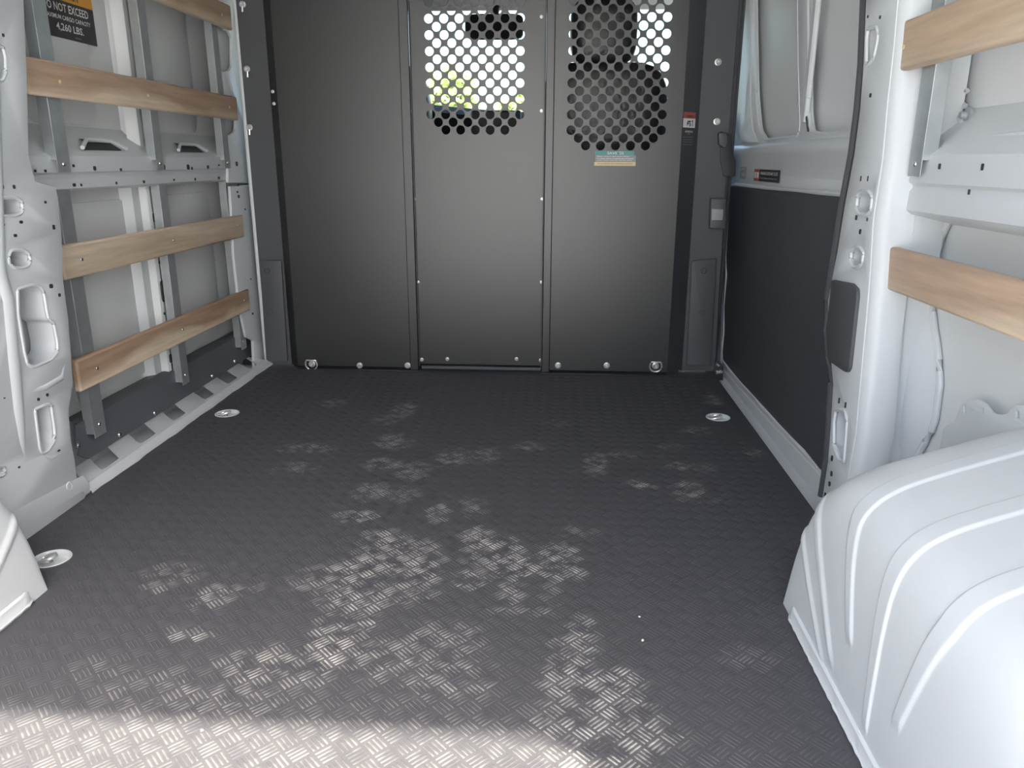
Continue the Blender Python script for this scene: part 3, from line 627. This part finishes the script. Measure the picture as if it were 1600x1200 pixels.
# bolts
def bolt_mesh(r, h, ax):
    mb = MB(); mb.lathe((0, 0, 0), ax, [(r * 1.35, -.001), (r * 1.35, h * .3), (r, h * .35), (r, h * .8), (r * .7, h), (r * .35, h), (r * .3, h * .7), (.0001, h * .7)], 12); return mb
b0 = obj('bolt', bolt_mesh(.0095, .012, (0, -1, 0)), 'zinc', pL, origin=(0, 0, 0)); first = [True]
def bolt(px_, py_, Y, sc_=1.0, parent=None, src=b0):
    x, z = onY(px_, py_, Y); p = Vector((x, Y, z)) - wloc(parent)
    if first[0] and src is b0: o = src; first[0] = False
    else: o = src.copy(); COL.objects.link(o); o.parent = parent
    o.location = p; o.scale = (sc_,) * 3; return o
for q in ((562, 571), (637, 571), (872, 571), (948, 571)): bolt(*q, YB - .001, 1.0, pL if q[0] < 700 else pR)
for q in ((659, 562), (699, 561), (807, 561), (845, 563)): bolt(*q, YB + .004, .62, pC)
for q in ((634, 29), (641, 174), (647, 311), (653, 441)): bolt(*q, YB + .004, .5, pC)
for q in ((846, 26), (846, 173), (847, 311), (846, 441)): bolt(*q, YB + .004, .5, pC)
for q in ((379, 7), (386, 108), (390, 199)): bolt(*q, YB + .055, .95, wL)
for q in ((426, 143), (428, 162)): bolt(*q, YB + .012, .5, pL)
for q in ((1122, 97), (1120, 190)): bolt(*q, YB + .075, 1.0, wR)
# wing-bolt tails hanging from the left bolts
for q in ((379, 13), (387, 115), (390, 205)):
    x, z = onY(*q, YB + .05); mb = MB(); mb.tube([(x, YB + .05, z + .008), (x, YB + .048, z - .014)], .005, 8); obj('bolt_tail', mb, 'steel', wL)

# lower pillar covers either side of the partition
def cover(pts, Y, label, screws):
    w = LY(pts, Y); cx = sum(p[0] for p in w) / len(w)
    r_ = root('pillar_cover', (cx, Y, min(p[1] for p in w)), label, 'trim cover')
    cp = obj('cover_panel', plate(rpoly(w, .006, 2), [], 'Y', Y, Y + .012, .003), 'grey_trim', r_)
    for s in screws:
        x, z = onY(*s, Y); mb = MB(); mb.lathe((x, Y, z), (0, -1, 0), [(.013, -.001), (.0125, .002), (.0095, .0025), (.0085, -.003), (.004, -.003), (.004, .001), (.0001, .001)], 16); obj('screw_cap', mb, 'rubber', cp)
cover([(405, 407), (439, 407), (449, 565), (416, 565)], YB + .042, 'dark grey trim cover at the foot of the left pillar', ((417, 423), (422, 487)))
cover([(1081, 408), (1120, 404), (1111, 571), (1073, 571)], YB + .060, 'dark grey trim cover beside the sliding door front edge', ((1100, 423), (1098, 488)))

# tie-down rings bolted to the partition
def dring(px_, py_, label):
    x, z = onY(px_, py_, YB); r_ = root('tie_down_ring', (x, YB, z - .03), label, 'tie-down ring')
    mb = MB(); pts = [(x + .024 * math.cos(t), YB - .014 - .004 * math.sin(t), z - .002 + (.022 * math.sin(t) if math.sin(t) < 0 else .020 * min(1, math.sin(t) * 1.6))) for t in np.linspace(0, 2 * math.pi, 28, endpoint=False)]
    mb.tube(pts, .0034, 8, True); obj('ring', mb, 'zinc', r_)
    mb = MB(); mb.v = []; m2 = bolt_mesh(.0105, .016, (0, -1, 0)); mb.add([(a_ + x, b_ + YB - .001, c2 + z - .001) for a_, b_, c2 in m2.v], m2.f); obj('bolt', mb, 'zinc', r_)
dring(488, 568, 'steel D-ring bolted low on the left partition panel')
dring(1024, 571, 'steel D-ring bolted low on the right perforated panel')

# floor tie-down cups
for (x, y), label in zip(cups, ('recessed steel tie-down in the floor near the scalloped sill', 'recessed steel tie-down in the floor beside the sliding door', 'recessed steel tie-down in the floor touching the left wheel arch')):
    r_ = root('floor_tie_down', (x, y, 0), label, 'tie-down')
    mb = MB(); mb.lathe((x, y, 0), (0, 0, 1), [(.0415, -.001), (.0405, .0016), (.0385, .0018), (.037, .0), (.034, -.010), (.024, -.0165), (.0001, -.018)], 32); obj('cup', mb, 'white_paint', r_)
    mb = MB(); mb.tube([(x - .010 + .019 * math.cos(t), y + .015 * math.sin(t), .001 + .006 * math.cos(t)) for t in np.linspace(0, 2 * math.pi, 24, endpoint=False)], .0042, 8, True); obj('ring', mb, 'zinc', r_)
    mb = MB(); mb.lathe((x - .010, y, -.016), (0, 0, 1), [(.012, 0), (.012, .008), (.008, .011), (.0001, .011)], 6); obj('bolt', mb, 'steel', r_, smooth=20)

# ================================================================== LEFT RAILS, STRIP AND SLATS
def rail(name, X, y0, y1, z0, z1, label, side=-1, group=None, screws=()):
    """a U-channel: face towards the load space, flanges running back to the wall"""
    s = side; t = .0022; dp = .028
    r_ = root('mounting_rail', (X, (y0 + y1) / 2, z0), label, 'mounting rail', group)
    mb = MB(); xs = sorted((X, X + s * t)); mb.box(xs[0], xs[1], y0, y1, z0, z1); rf = obj('rail_face', mb, 'galvanised', r_, bevel=.0018)
    xs = sorted((X, X + s * dp))
    for yy in (y0, y1 - t):
        mb = MB(); mb.box(xs[0], xs[1], yy, yy + t, z0 + (.012 if z1 < .9 else .03), z1); obj('rail_flange', mb, 'galvanised', r_, bevel=.0008)
    for yy, zz in screws:
        mb = MB(); mb.lathe((X, yy, zz), (-s, 0, 0), [(.006, 0), (.005, .002), (.0001, .003)], 12); obj('screw', mb, 'steel', rf)
    return r_
XRU, XRL = -1.243, -1.268
def yspan(pA, pB, X): return (np.mean([onX(*p, X)[0] for p in pA]), np.mean([onX(*p, X)[0] for p in pB]))
for nm, A, B in (('nearest', [(66, 60), (81, 245)], [(90, 60), (103, 272)]), ('middle', [(226, 60), (238, 245)], [(238, 60), (252, 264)]), ('farthest', [(334, 50), (348, 245)], [(344, 55), (357.5, 264)])):
    y0, y1 = yspan(A, B, XRU)
    rail(nm, XRU, y0, y1, .806, ZT - .05, {'nearest': 'galvanised upright rail beside the caution sticker', 'middle': 'middle of three galvanised rails above the left belt beam', 'farthest': 'galvanised rail above the left belt beam closest to the partition'}[nm], screws=[((y0 + y1) / 2, .826)])
for nm, A, B in (('nearest', [(91, 306), (148, 686)], [(113, 307), (163, 663)]), ('middle', [(250, 294), (285, 603)], [(260, 283), (294, 582)]), ('farthest', [(352, 285), (378, 547)], [(361, 285), (383, 520)])):
    y0, y1 = yspan(A, B, XRL)
    rail(nm, XRL, y0, y1, .092, .797, {'nearest': 'galvanised lower rail closest to the left rear pillar', 'middle': 'middle of three galvanised rails below the left belt beam', 'farthest': 'galvanised lower rail closest to the partition on the left wall'}[nm], screws=[((y0 + y1) / 2, .125), ((y0 + y1) / 2, .770)])
# dark strip behind the sill
XST = -1.292
sp = LX([(120, 690), (128, 683), (392, 534), (398, 545), (398, 560), (136, 722), (122, 710), (126, 703)], XST)
yA_ = onX(119, 690, XST)[0]
r_ = root('kick_strip', (XST, 2.4, .03), 'dark grey metal strip running behind the scalloped sill', 'kick strip')
pts = [(yA_ + .01, .145), (3.25, .145), (3.25, .034), (yA_ + .04, .034), (yA_, .06), (yA_ + .012, .085), (yA_, .10)]
sf = obj('strip_face', plate(pts, [], 'X', XST - .004, XST, .001), 'dark_strip', r_, smooth=0)
mb = MB(); mb.loft([[(XST, yA_ + .02, .1445), (XST, 3.08, .1445)], [(XST - .018, yA_ + .02, .152), (XST - .018, 3.08, .152)], [(XST - .05, yA_ + .02, .150), (XST - .05, 3.08, .150)]]); obj('strip_fold', mb, 'grey_trim', r_, smooth=0)
for px_, py_ in ((121, 696), (186, 679), (241, 645), (331, 587), (366, 564), (394, 533)):
    y, z = onX(px_, py_, XST); mb = MB(); mb.lathe((XST, y, z), (1, 0, 0), [(.008, -.001), (.008, .002), (.006, .005), (.003, .005), (.0001, .004)], 12); obj('screw', mb, 'steel', sf)
# wooden slats
def slat(Xf, y0, y1, z0, z1, th, m, label, group, side=-1, screws=(), cham=.006):
    """front face at Xf; chamfered long edges; ends eased"""
    zc = (z0 + z1) / 2; yc = (y0 + y1) / 2
    r_ = root('wooden_slat', (Xf, yc, z0), label, 'wooden slat', group)
    s = side; mb = MB()
    mb.box(*sorted((Xf, Xf + s * th)), y0, y1, z0, z1)
    o = obj('board', mb, m, r_, bevel=cham, origin=(Xf, yc, z1))
    for yy, zz in screws:
        q = MB(); q.lathe((Xf, yy, zz), (-s, 0, 0), [(.0048, -.0002), (.0042, .0012), (.0001, .0016)], 12); obj('screw', q, 'print_cream' if m in ('poplar_tan', 'poplar_brown') else 'steel', o)
    return r_
GL = 'wooden slats along the left wall'; GR = 'wooden slats along the right wall'
def zx(p, X): return onX(*p, X)
rails_u = [1.95, 2.40, 2.99]
slat(-1.220, 1.60, 3.06, 1.300, 1.386, .020, 'poplar_brown', 'brown wooden slat highest on the left wall, cut by the top frame', GL, screws=((2.97, 1.34),))
slat(-1.220, 1.825, 3.04, .982, 1.066, .020, 'poplar_brown', 'brown wooden slat just below the caution sticker', GL, screws=((1.945, 1.02), (2.37, 1.02), (2.96, 1.025)))
slat(-1.245, 1.885, 3.055, .541, .628, .020, 'poplar_pale', 'pale knotty wooden slat below the left belt beam', GL, screws=((1.965, .585), (2.47, .585), (3.0, .59)))
slat(-1.245, 1.875, 3.045, .246, .333, .020, 'poplar_mixed', 'two-tone wooden slat lowest on the left wall', GL, screws=((1.96, .29), (2.46, .29), (2.99, .295)))
XSR = .680
yT = onX(1380, 80, .672)[0]
slat(.672, .60, yT, onX(1380, 118, .672)[1], onX(1380, 45, .672)[1], .020, 'poplar_tan', 'tan wooden slat at the upper right corner', GR, side=1, screws=((yT - .10, 1.055),))
yT2 = onX(1368, 410, .690)[0]
slat(.690, .55, yT2, onX(1366, 445, .690)[1], onX(1370, 380, .690)[1], .020, 'poplar_rosy', 'rosy wooden slat beside the right pillar, below the right belt beam', GR, side=1, screws=((yT2 - .03, .632),))
# right rails
y0, y1 = sorted((np.mean([onX(1455, 100, .694)[0], onX(1446, 262, .694)[0]]), np.mean([onX(1433, 100, .694)[0], onX(1428, 262, .694)[0]])))
rail('upper', .694, y0, y1, .812, ZT - .05, 'galvanised rail on the right wall behind the tan slat', side=1, screws=[((y0 + y1) / 2, .835)])
y0, y1 = sorted((onX(1401, 360, .712)[0], onX(1386, 360, .712)[0]))
rail('lower', .712, y0, y1, onX(1383, 488, .712)[1], onX(1395, 338, .712)[1], 'short galvanised bracket holding the rosy slat to the right pillar', side=1, screws=[((y0 + y1) / 2, onX(1396, 347, .712)[1]), ((y0 + y1) / 2, onX(1381, 479, .712)[1])])
# dark cover let into the right pillar
w = LX([(1301, 437), (1333, 443), (1341, 452), (1341, 465), (1329, 575), (1325, 582), (1321, 581), (1296, 564), (1293, 520), (1297, 480)], XQ - .004)
r_ = root('trim_cap', (XQ, w[0][0], min(p[1] for p in w)), 'dark grey plastic cap set in the right pillar', 'trim cap')
obj('cap_panel', plate(rpoly(w, .008, 3), [], 'X', XQ - .008, XQ + .004, .003), 'grey_trim', r_)
# latch striker low on the right front pillar and the guide block above it
r_ = root('door_striker', (XR - .01, YB + .05, 0), 'black door striker with two bright pins by the floor corner', 'door striker')
mb = plate(rpoly(LY([(1117, 566), (1124, 565), (1130, 572), (1130, 596), (1123, 600), (1116, 592)], YB + .045), .004, 2), [], 'Y', YB + .045, YB + .056, .002); obj('striker_plate', mb, 'black_trim', r_)
for q in ((1122, 571), (1121, 582), (1126, 581)):
    x, z = onY(*q, YB + .04); mb = MB(); mb.lathe((x, YB + .046, z), (0, -1, 0), [(.009, 0), (.009, .006), (.006, .010), (.0001, .011)], 12); obj('striker_pin', mb, 'steel', r_)
w = LY([(1111, 310), (1135, 311), (1134, 358), (1109, 357)], YB + .04)
r_ = root('door_guide', (w[0][0], YB + .04, w[2][1]), 'dark grey guide block on the sliding door front seal', 'door guide')
obj('guide_block', plate(rpoly(w, .004, 2), [], 'Y', YB + .04, YB + .07, .003), 'grey_trim', r_)
w = LY([(1112, 326), (1130, 327), (1129, 344), (1111, 344)], YB + .036)
obj('guide_plate', plate(rpoly(w, .003, 2), [], 'Y', YB + .032, YB + .041, .001), 'print_grey', r_)

# ================================================================== STICKERS
def quad(name, parent, m, o, u, v, u0, u1, v0, v1, off):
    o = np.array(o, float); u = np.array(u, float); v = np.array(v, float); n = np.cross(u, v); n /= np.linalg.norm(n)
    c = [o + u * a_ + v * b_ + n * off for a_, b_ in ((u0, v0), (u1, v0), (u1, v1), (u0, v1))]
    mb = MB(); mb.add(c + [p - n * .0006 for p in c], [(0, 1, 2, 3), (7, 6, 5, 4), (0, 4, 5, 1), (1, 5, 6, 2), (2, 6, 7, 3), (3, 7, 4, 0)])
    return obj(name, mb, m, parent, smooth=0)
# caution sticker on the left skin
XK = -1.343
yk0, zk0 = onX(80, 55, XK); yk1, zk1 = onX(152, 73, XK); ztop = onX(146, 17, XK)[1]
yk0 -= .07; U = (0, 1, 0); Vv = (0, 0, 1); O = (XK, yk0, zk1)
wk = yk1 - yk0; hk = ztop - zk1
r_ = root('caution_sticker', O, 'black and orange load limit sticker on the left wall skin', 'sticker')
kf = quad('black_field', r_, 'print_black', O, U, Vv, 0, wk, 0, hk, .001)
quad('orange_field', r_, 'print_orange', O, U, Vv, 0, wk, hk, hk * 1.45, .001)
P0 = np.array(O) + np.array((.0016, 0, 0))
def tk(s, u0, u1, v0, v1, m='print_white'): text('lettering', s, m, r_, P0 + np.array((0, u0 * wk, v0 * hk)), U, Vv, (u1 - u0) * wk, (v1 - v0) * hk)
uf = lambda q, yy: (onX(q, yy, XK)[0] - yk0) / wk
tk('DO NOT EXCEED', uf(66, 12), uf(137, 25), .70, .92); tk('MAXIMUM CARGO CAPACITY', uf(70, 28), uf(141, 44), .49, .61); tk('4,260 LBS.', uf(88, 45), uf(131, 58), .17, .40); tk('CAUTION', uf(92, 1), uf(121, 4), 1.06, 1.30, 'print_black')
tk('www', .62, .72, .07, .10, 'print_grey')
# small teal and cream sticker below the right perforations
YS = YB - .0005
x0, z0 = onY(929, 259, YS); x1, z1 = onY(994, 236, YS); O = (x0, YS, z0); U = (1, 0, 0); Vv = (0, 0, 1); wk = x1 - x0; hk = z1 - z0
r_ = root('teal_sticker', O, 'small teal and cream sticker below the right perforated window', 'sticker')
quad('dark_band', r_, 'print_grey', O, U, Vv, .01 * wk, wk, .26 * hk, .72 * hk, .0008)
quad('teal_band', r_, 'print_teal', O, U, Vv, 0, wk * .96, .72 * hk, hk, .0010)
quad('cream_band', r_, 'print_cream', O, U, Vv, -.01 * wk, wk, 0, .26 * hk, .0010)
P0 = np.array(O) + np.array((0, -.0016, 0))
def tk(s, u0, u1, v0, v1, m='print_white'): text('lettering', s, m, r_, P0 + np.array((u0 * wk, 0, v0 * hk)), U, Vv, (u1 - u0) * wk, (v1 - v0) * hk)
tk("SAVE '25", .30, .70, .76, .95)
for k, (s, e) in enumerate((('Report used to avoid excess charge', .83), ('To check vehicle of cameras and movement', .95), ('events of time, check this with any reports', .91))): tk(s, .06, e, .58 - k * .13, .68 - k * .13)
tk('For more about the rules, see details about special events', .08, .93, .10, .18, 'print_black')
# airbag style label on the right return
u = np.array((.073, .075, 0)); u /= np.linalg.norm(u); base = np.array((xD - .001, YB, 0)); n_ = np.array((u[1], -u[0], 0))
def on_return(px_, py_):
    d = ray(px_, py_); t = np.dot(base - CAMP, n_) / np.dot(d, n_); p = CAMP + d * t; return np.dot(p - base, u), p[2]
ua, za = on_return(1067, 199); ub, zb = on_return(1087, 176); _, zl = on_return(1070, 232)
O = base + u * ua + np.array((0, 0, zl)); wk = ub - ua; hk = zb - zl
r_ = root('warning_label', tuple(O), 'red and white pictogram warning label on the dark right fold', 'sticker')
hs = (za - zl) / hk
quad('white_field', r_, 'print_white', O, u, Vv, 0, wk, hs * hk, (hs + .25) * hk, .0008)
quad('red_field', r_, 'print_red', O, u, Vv, 0, wk, (hs + .25) * hk, hk, .0008)
def tk(s, u0, u1, v0, v1, m='print_grey'): text('lettering', s, m, r_, O + u * (u0 * wk) + n_ * .0016 + np.array((0, 0, v0 * hk)), u, Vv, (u1 - u0) * wk, (v1 - v0) * hk)
tk('WARNING', .25, .80, .86, .92, 'print_black')
mb = MB()
for cx, cy, rr in ((.42, .10, .05), (.60, .05, .035)): mb.lathe(O + u * cx * wk + n_ * .0012 + np.array((0, 0, (hs + cy + .03) * hk)), n_, [(rr * wk * 1.6, 0), (rr * wk, .0004), (rr * wk * .6, .0004)], 12)
for a_, b_, c2, d2 in ((.30, .05, .36, .16), (.36, .15, .62, .19), (.52, .03, .58, .14), (.75, .03, .80, .21), (.70, .16, .78, .20)):
    p = O + u * a_ * wk + n_ * .0014 + np.array((0, 0, (hs + b_) * hk)); q = u * (c2 - a_) * wk; z_ = np.array((0, 0, (d2 - b_) * hk)); mb.add([p, p + q, p + q + z_, p + z_], [(0, 1, 2, 3)])
obj('pictogram', mb, 'print_black', r_, smooth=0, recalc=False)
tk('AIRBAG', .16, .82, .44, .50, 'print_white'); tk('WARNING', .30, .62, .39, .42)
for k, e in enumerate((.90, .82, .86, .84)): tk('Keep children and seats clear of this panel', .05, e, .30 - k * .07, .335 - k * .07)
# two labels on the sliding door above the liner
def door_label(pxs, label, fields, txt):
    (a_, b_), (c2, d2) = pxs; X = XD - .004
    ya, zb_ = onX(a_, d2, X); yb_, zt_ = onX(c2, b_, X); O = (X, ya, min(zb_, zt_)); wk = ya - yb_; hk = abs(zt_ - zb_)
    r_ = root('door_label', O, label, 'sticker'); U = (0, -1, 0)
    for m_, u0, u1, v0, v1, off in fields: quad('label_field', r_, m_, O, U, Vv, u0 * wk, u1 * wk, v0 * hk, v1 * hk, off)
    for s, m_, u0, u1, v0, v1 in txt: text('lettering', s, m_, r_, np.array(O) + np.array((-.0022, -u0 * wk, v0 * hk)), U, Vv, (u1 - u0) * wk, (v1 - v0) * hk)
door_label(((1178, 266), (1219, 282)), 'wide black and pink warning label on the sliding door', [('print_black', 0, 1, 0, 1, .0008), ('print_red', 0, .22, .0, 1, .0011), ('print_white', .02, .20, .25, .75, .0014)],
           [('WARNING DOOR MAY CLOSE', 'print_white', .28, .95, .55, .80), ('Keep hands and feet clear', 'print_grey', .28, .95, .18, .36), ('!', 'print_red', .09, .13, .32, .68)])
door_label(((1156, 261), (1166, 279)), 'narrow dark label on the sliding door nearest the seal', [('print_grey', 0, 1, 0, 1, .0008)], [('LOCK', 'print_white', .15, .85, .75, .88), ('PUSH', 'print_white', .35, .95, .38, .48), ('OPEN', 'print_white', .35, .95, .24, .33)])

# ================================================================== CRUMBS ON THE FLOOR
def crumb(px_, py_, r, label):
    x, y = onZ(px_, py_); bm = bmesh.new(); bmesh.ops.create_icosphere(bm, subdivisions=1, radius=r)
    for v in bm.verts: v.co *= random.uniform(.7, 1.15); v.co.z *= .7
    me = bpy.data.meshes.new('stone_chip'); bm.to_mesh(me); bm.free(); me.materials.append(MATS['pebble'])
    o = bpy.data.objects.new('stone_chip', me); COL.objects.link(o); o.location = (x, y, r * .55 + .0005); tag(o, label, 'stone chip')
crumb(1004, 1002, .0036, 'largest white stone chip on the open floor')
crumb(999, 965, .0026, 'small white stone chip just beyond the largest one')
crumb(316, 1143, .0032, 'white chip lying in the sunlit patch of floor')

# ================================================================== CAB BEYOND THE PARTITION
cw = root('wall_front', (CX, 4.2, 0), 'van cab shell with windscreen and side windows beyond the partition', 'cab', kind='structure')
mb = MB(); mb.box(XL - .15, XR + .15, 3.16, 4.05, 1.62, ZT); obj('cab_roof', mb, 'grey_trim', cw)
mb = MB(); mb.box(XL - .10, XR + .10, 3.98, 4.06, 1.52, 1.66); obj('header', mb, 'skin_paint', cw)
for sx in (XL - .14, XR + .10):
    mb = MB(); mb.box(sx, sx + .04, 3.16, 4.75, -.45, .92); obj('cab_door', mb, 'grey_trim', cw)
    mb = MB(); mb.tube([(sx + .02, 4.02, 1.60), (sx + .03, 4.85, .98)], .045, 8); obj('windscreen_pillar', mb, 'grey_trim', cw)
    mb = MB(); mb.box(sx, sx + .06, 3.16, 3.30, .9, ZT); obj('door_pillar', mb, 'grey_trim', cw)
mb = MB(); mb.box(XL - .1, XR + .1, 4.72, 4.80, -.45, .95); obj('firewall', mb, 'dash_plastic', cw)
mb = MB(); mb.loft([[(XL - .05, 4.05, 1.57), (XR + .05, 4.05, 1.57)], [(XL - .05, 4.85, .95), (XR + .05, 4.85, .95)]])
tag(obj('window_1', mb, 'window_glass', smooth=0), 'windscreen seen through the partition holes', 'window', kind='structure')
for k, sx in ((2, XL - .12), (3, XR + .12)):
    mb = MB(); mb.add([(sx, 3.3, .92), (sx, 4.75, .92), (sx, 4.06, 1.58), (sx, 3.3, 1.60)], [(0, 1, 2, 3)])
    tag(obj('window_%d' % k, mb, 'window_glass', smooth=0), 'left cab door window' if k == 2 else 'right cab door window', 'window', kind='structure')
mb = MB(); rows = []
for x in np.linspace(XL - .08, XR + .08, 9):
    hump = .05 * math.exp(-((x + .77) / .28) ** 2)
    rows.append([(x, 4.02, .25), (x, 3.92, .62), (x, 3.93, .92 + hump), (x, 3.99, 1.035 + hump), (x, 4.15, 1.075 + hump), (x, 4.6, 1.03), (x, 4.74, .98)])
mb.loft(rows); dsh = root('dashboard', (CX, 4.2, .25), 'black dashboard in the cab seen through the middle perforations', 'dashboard')
obj('dash_top', mb, 'dash_plastic', dsh)
mb = MB(); mb.box(-.42, -.18, 3.90, 3.97, .78, 1.07); obj('centre_screen', mb, 'print_black', dsh, bevel=.01)
r_ = root('steering_wheel', (-.77, 3.70, .70), 'black steering wheel in front of the driver seat', 'steering wheel')
cx, cy, cz = -.77, 3.72, .93; mb = MB()
mb.tube([(cx + .195 * math.cos(t), cy + .10 * math.sin(t), cz + .165 * math.sin(t)) for t in np.linspace(0, 2 * math.pi, 32, endpoint=False)], .016, 10, True); obj('rim', mb, 'dash_plastic', r_)
mb = MB(); mb.tube([(cx - .18, cy, cz), (cx, cy + .02, cz - .01), (cx + .18, cy, cz)], [.018, .05, .018], 10); mb.tube([(cx, cy + .02, cz - .01), (cx, cy + .11, cz - .09)], .035, 10); obj('hub', mb, 'dash_plastic', r_)
def sq(cx, cy, cz, hx, hy, hz, n=4.0, lean=0.0):
    mb = MB(); rows = []
    for i in range(13):
        v = -math.pi / 2 + math.pi * i / 12; row = []
        sg = lambda t: math.copysign(abs(t) ** (2 / n), t)
        for k in range(24):
            t = 2 * math.pi * k / 24
            x = hx * sg(math.cos(v)) * sg(math.cos(t)); y = hy * sg(math.cos(v)) * sg(math.sin(t)); z = hz * sg(math.sin(v))
            row.append((cx + x, cy + y + z * lean, cz + z))
        rows.append(row)
    mb.loft(rows, True); return mb
for cx, label in ((.185, 'black cab seat behind the right perforated window'), (-.79, 'black driver seat behind the left partition panel')):
    r_ = root('cab_seat', (cx, 3.55, -.38), label, 'seat')
    obj('backrest', sq(cx, 3.40, .86, .262, .075, .36, 5, -.12), 'seat_cloth', r_, smooth=60)
    obj('headrest', sq(cx - .01, 3.38, 1.335, .135, .055, .125, 4, -.05), 'seat_cloth', r_, smooth=60)
    
    for d_ in (-.06, .06): mb = MB(); mb.tube([(cx - .01 + d_, 3.37, 1.15), (cx - .01 + d_, 3.37, 1.26)], .008, 8); obj('headrest_post', mb, 'steel', r_)
    obj('cushion', sq(cx, 3.66, .42, .27, .27, .09, 5), 'seat_cloth', r_, smooth=60)
    mb = MB(); mb.box(cx - .22, cx + .22, 3.42, 3.9, -.38, .34); obj('seat_base', mb, 'dash_plastic', r_)
x0, z0 = onY(727, 62, 3.92); x1, z1 = onY(818, 22, 3.92)
r_ = root('mirror', ((x0 + x1) / 2, 3.92, z0), 'dark rear-view mirror hanging at the top of the windscreen', 'mirror')
obj('mirror_shell', sq((x0 + x1) / 2, 3.92, (z0 + z1) / 2, (x1 - x0) / 2, .03, (z1 - z0) / 2, 6), 'dash_plastic', r_, smooth=60)
mb = MB(); mb.tube([((x0 + x1) / 2, 3.93, z1 - .02), ((x0 + x1) / 2 + .01, 3.97, 1.56)], .016, 8); obj('mirror_stem', mb, 'dash_plastic', r_)

# ================================================================== TREES BEYOND THE WINDSCREEN
def tree(cx, cy, h, rx, rz, n, label, seed):
    g = np.random.default_rng(seed); r_ = root('tree', (cx, cy, -.62), label, 'tree', 'trees in front of the van')
    mb = MB(); mb.tube([(cx, cy, -.62), (cx + .1, cy, h * .5), (cx, cy, h)], [.14, .10, .04], 8)
    for k in range(5):
        t = k * 1.3; mb.tube([(cx, cy, h * .45 + .1 * k), (cx + rx * .6 * math.cos(t), cy + rx * .6 * math.sin(t), h + rz * .2 * math.sin(k))], [.05, .015], 6)
    obj('trunk', mb, 'bark', r_)
    d = g.normal(size=(n, 3)); d /= np.linalg.norm(d, axis=1)[:, None]; rad = g.uniform(.35, 1, n) ** .5
    c = d * rad[:, None] * np.array([rx, rx, rz]) * (1 + .25 * np.sin(d[:, :1] * 7) * np.cos(d[:, 2:] * 6)) + np.array([cx, cy, h])
    mb = MB()
    for p in c:
        a_ = g.normal(size=3); a_ /= np.linalg.norm(a_); b_ = np.cross(a_, g.normal(size=3)); b_ /= np.linalg.norm(b_); s = g.uniform(.07, .13)
        mb.add([p - a_ * s, p + b_ * s * .45, p + a_ * s, p - b_ * s * .45], [(0, 1, 2, 3)])
    o = obj('foliage', mb, 'leaf', r_, smooth=0, recalc=False); o['kind'] = 'stuff'
tree(-2.35, 17, 1.9, .62, .75, 1700, 'leafy green tree left of the mirror through the windscreen', 3)
tree(-.95, 18, 1.6, .6, .6, 1200, 'leafy green tree right of the mirror through the windscreen', 5)
tree(3.6, 17, 2.3, 1.1, 1.2, 1800, 'leafy green tree beyond the right cab window', 8)
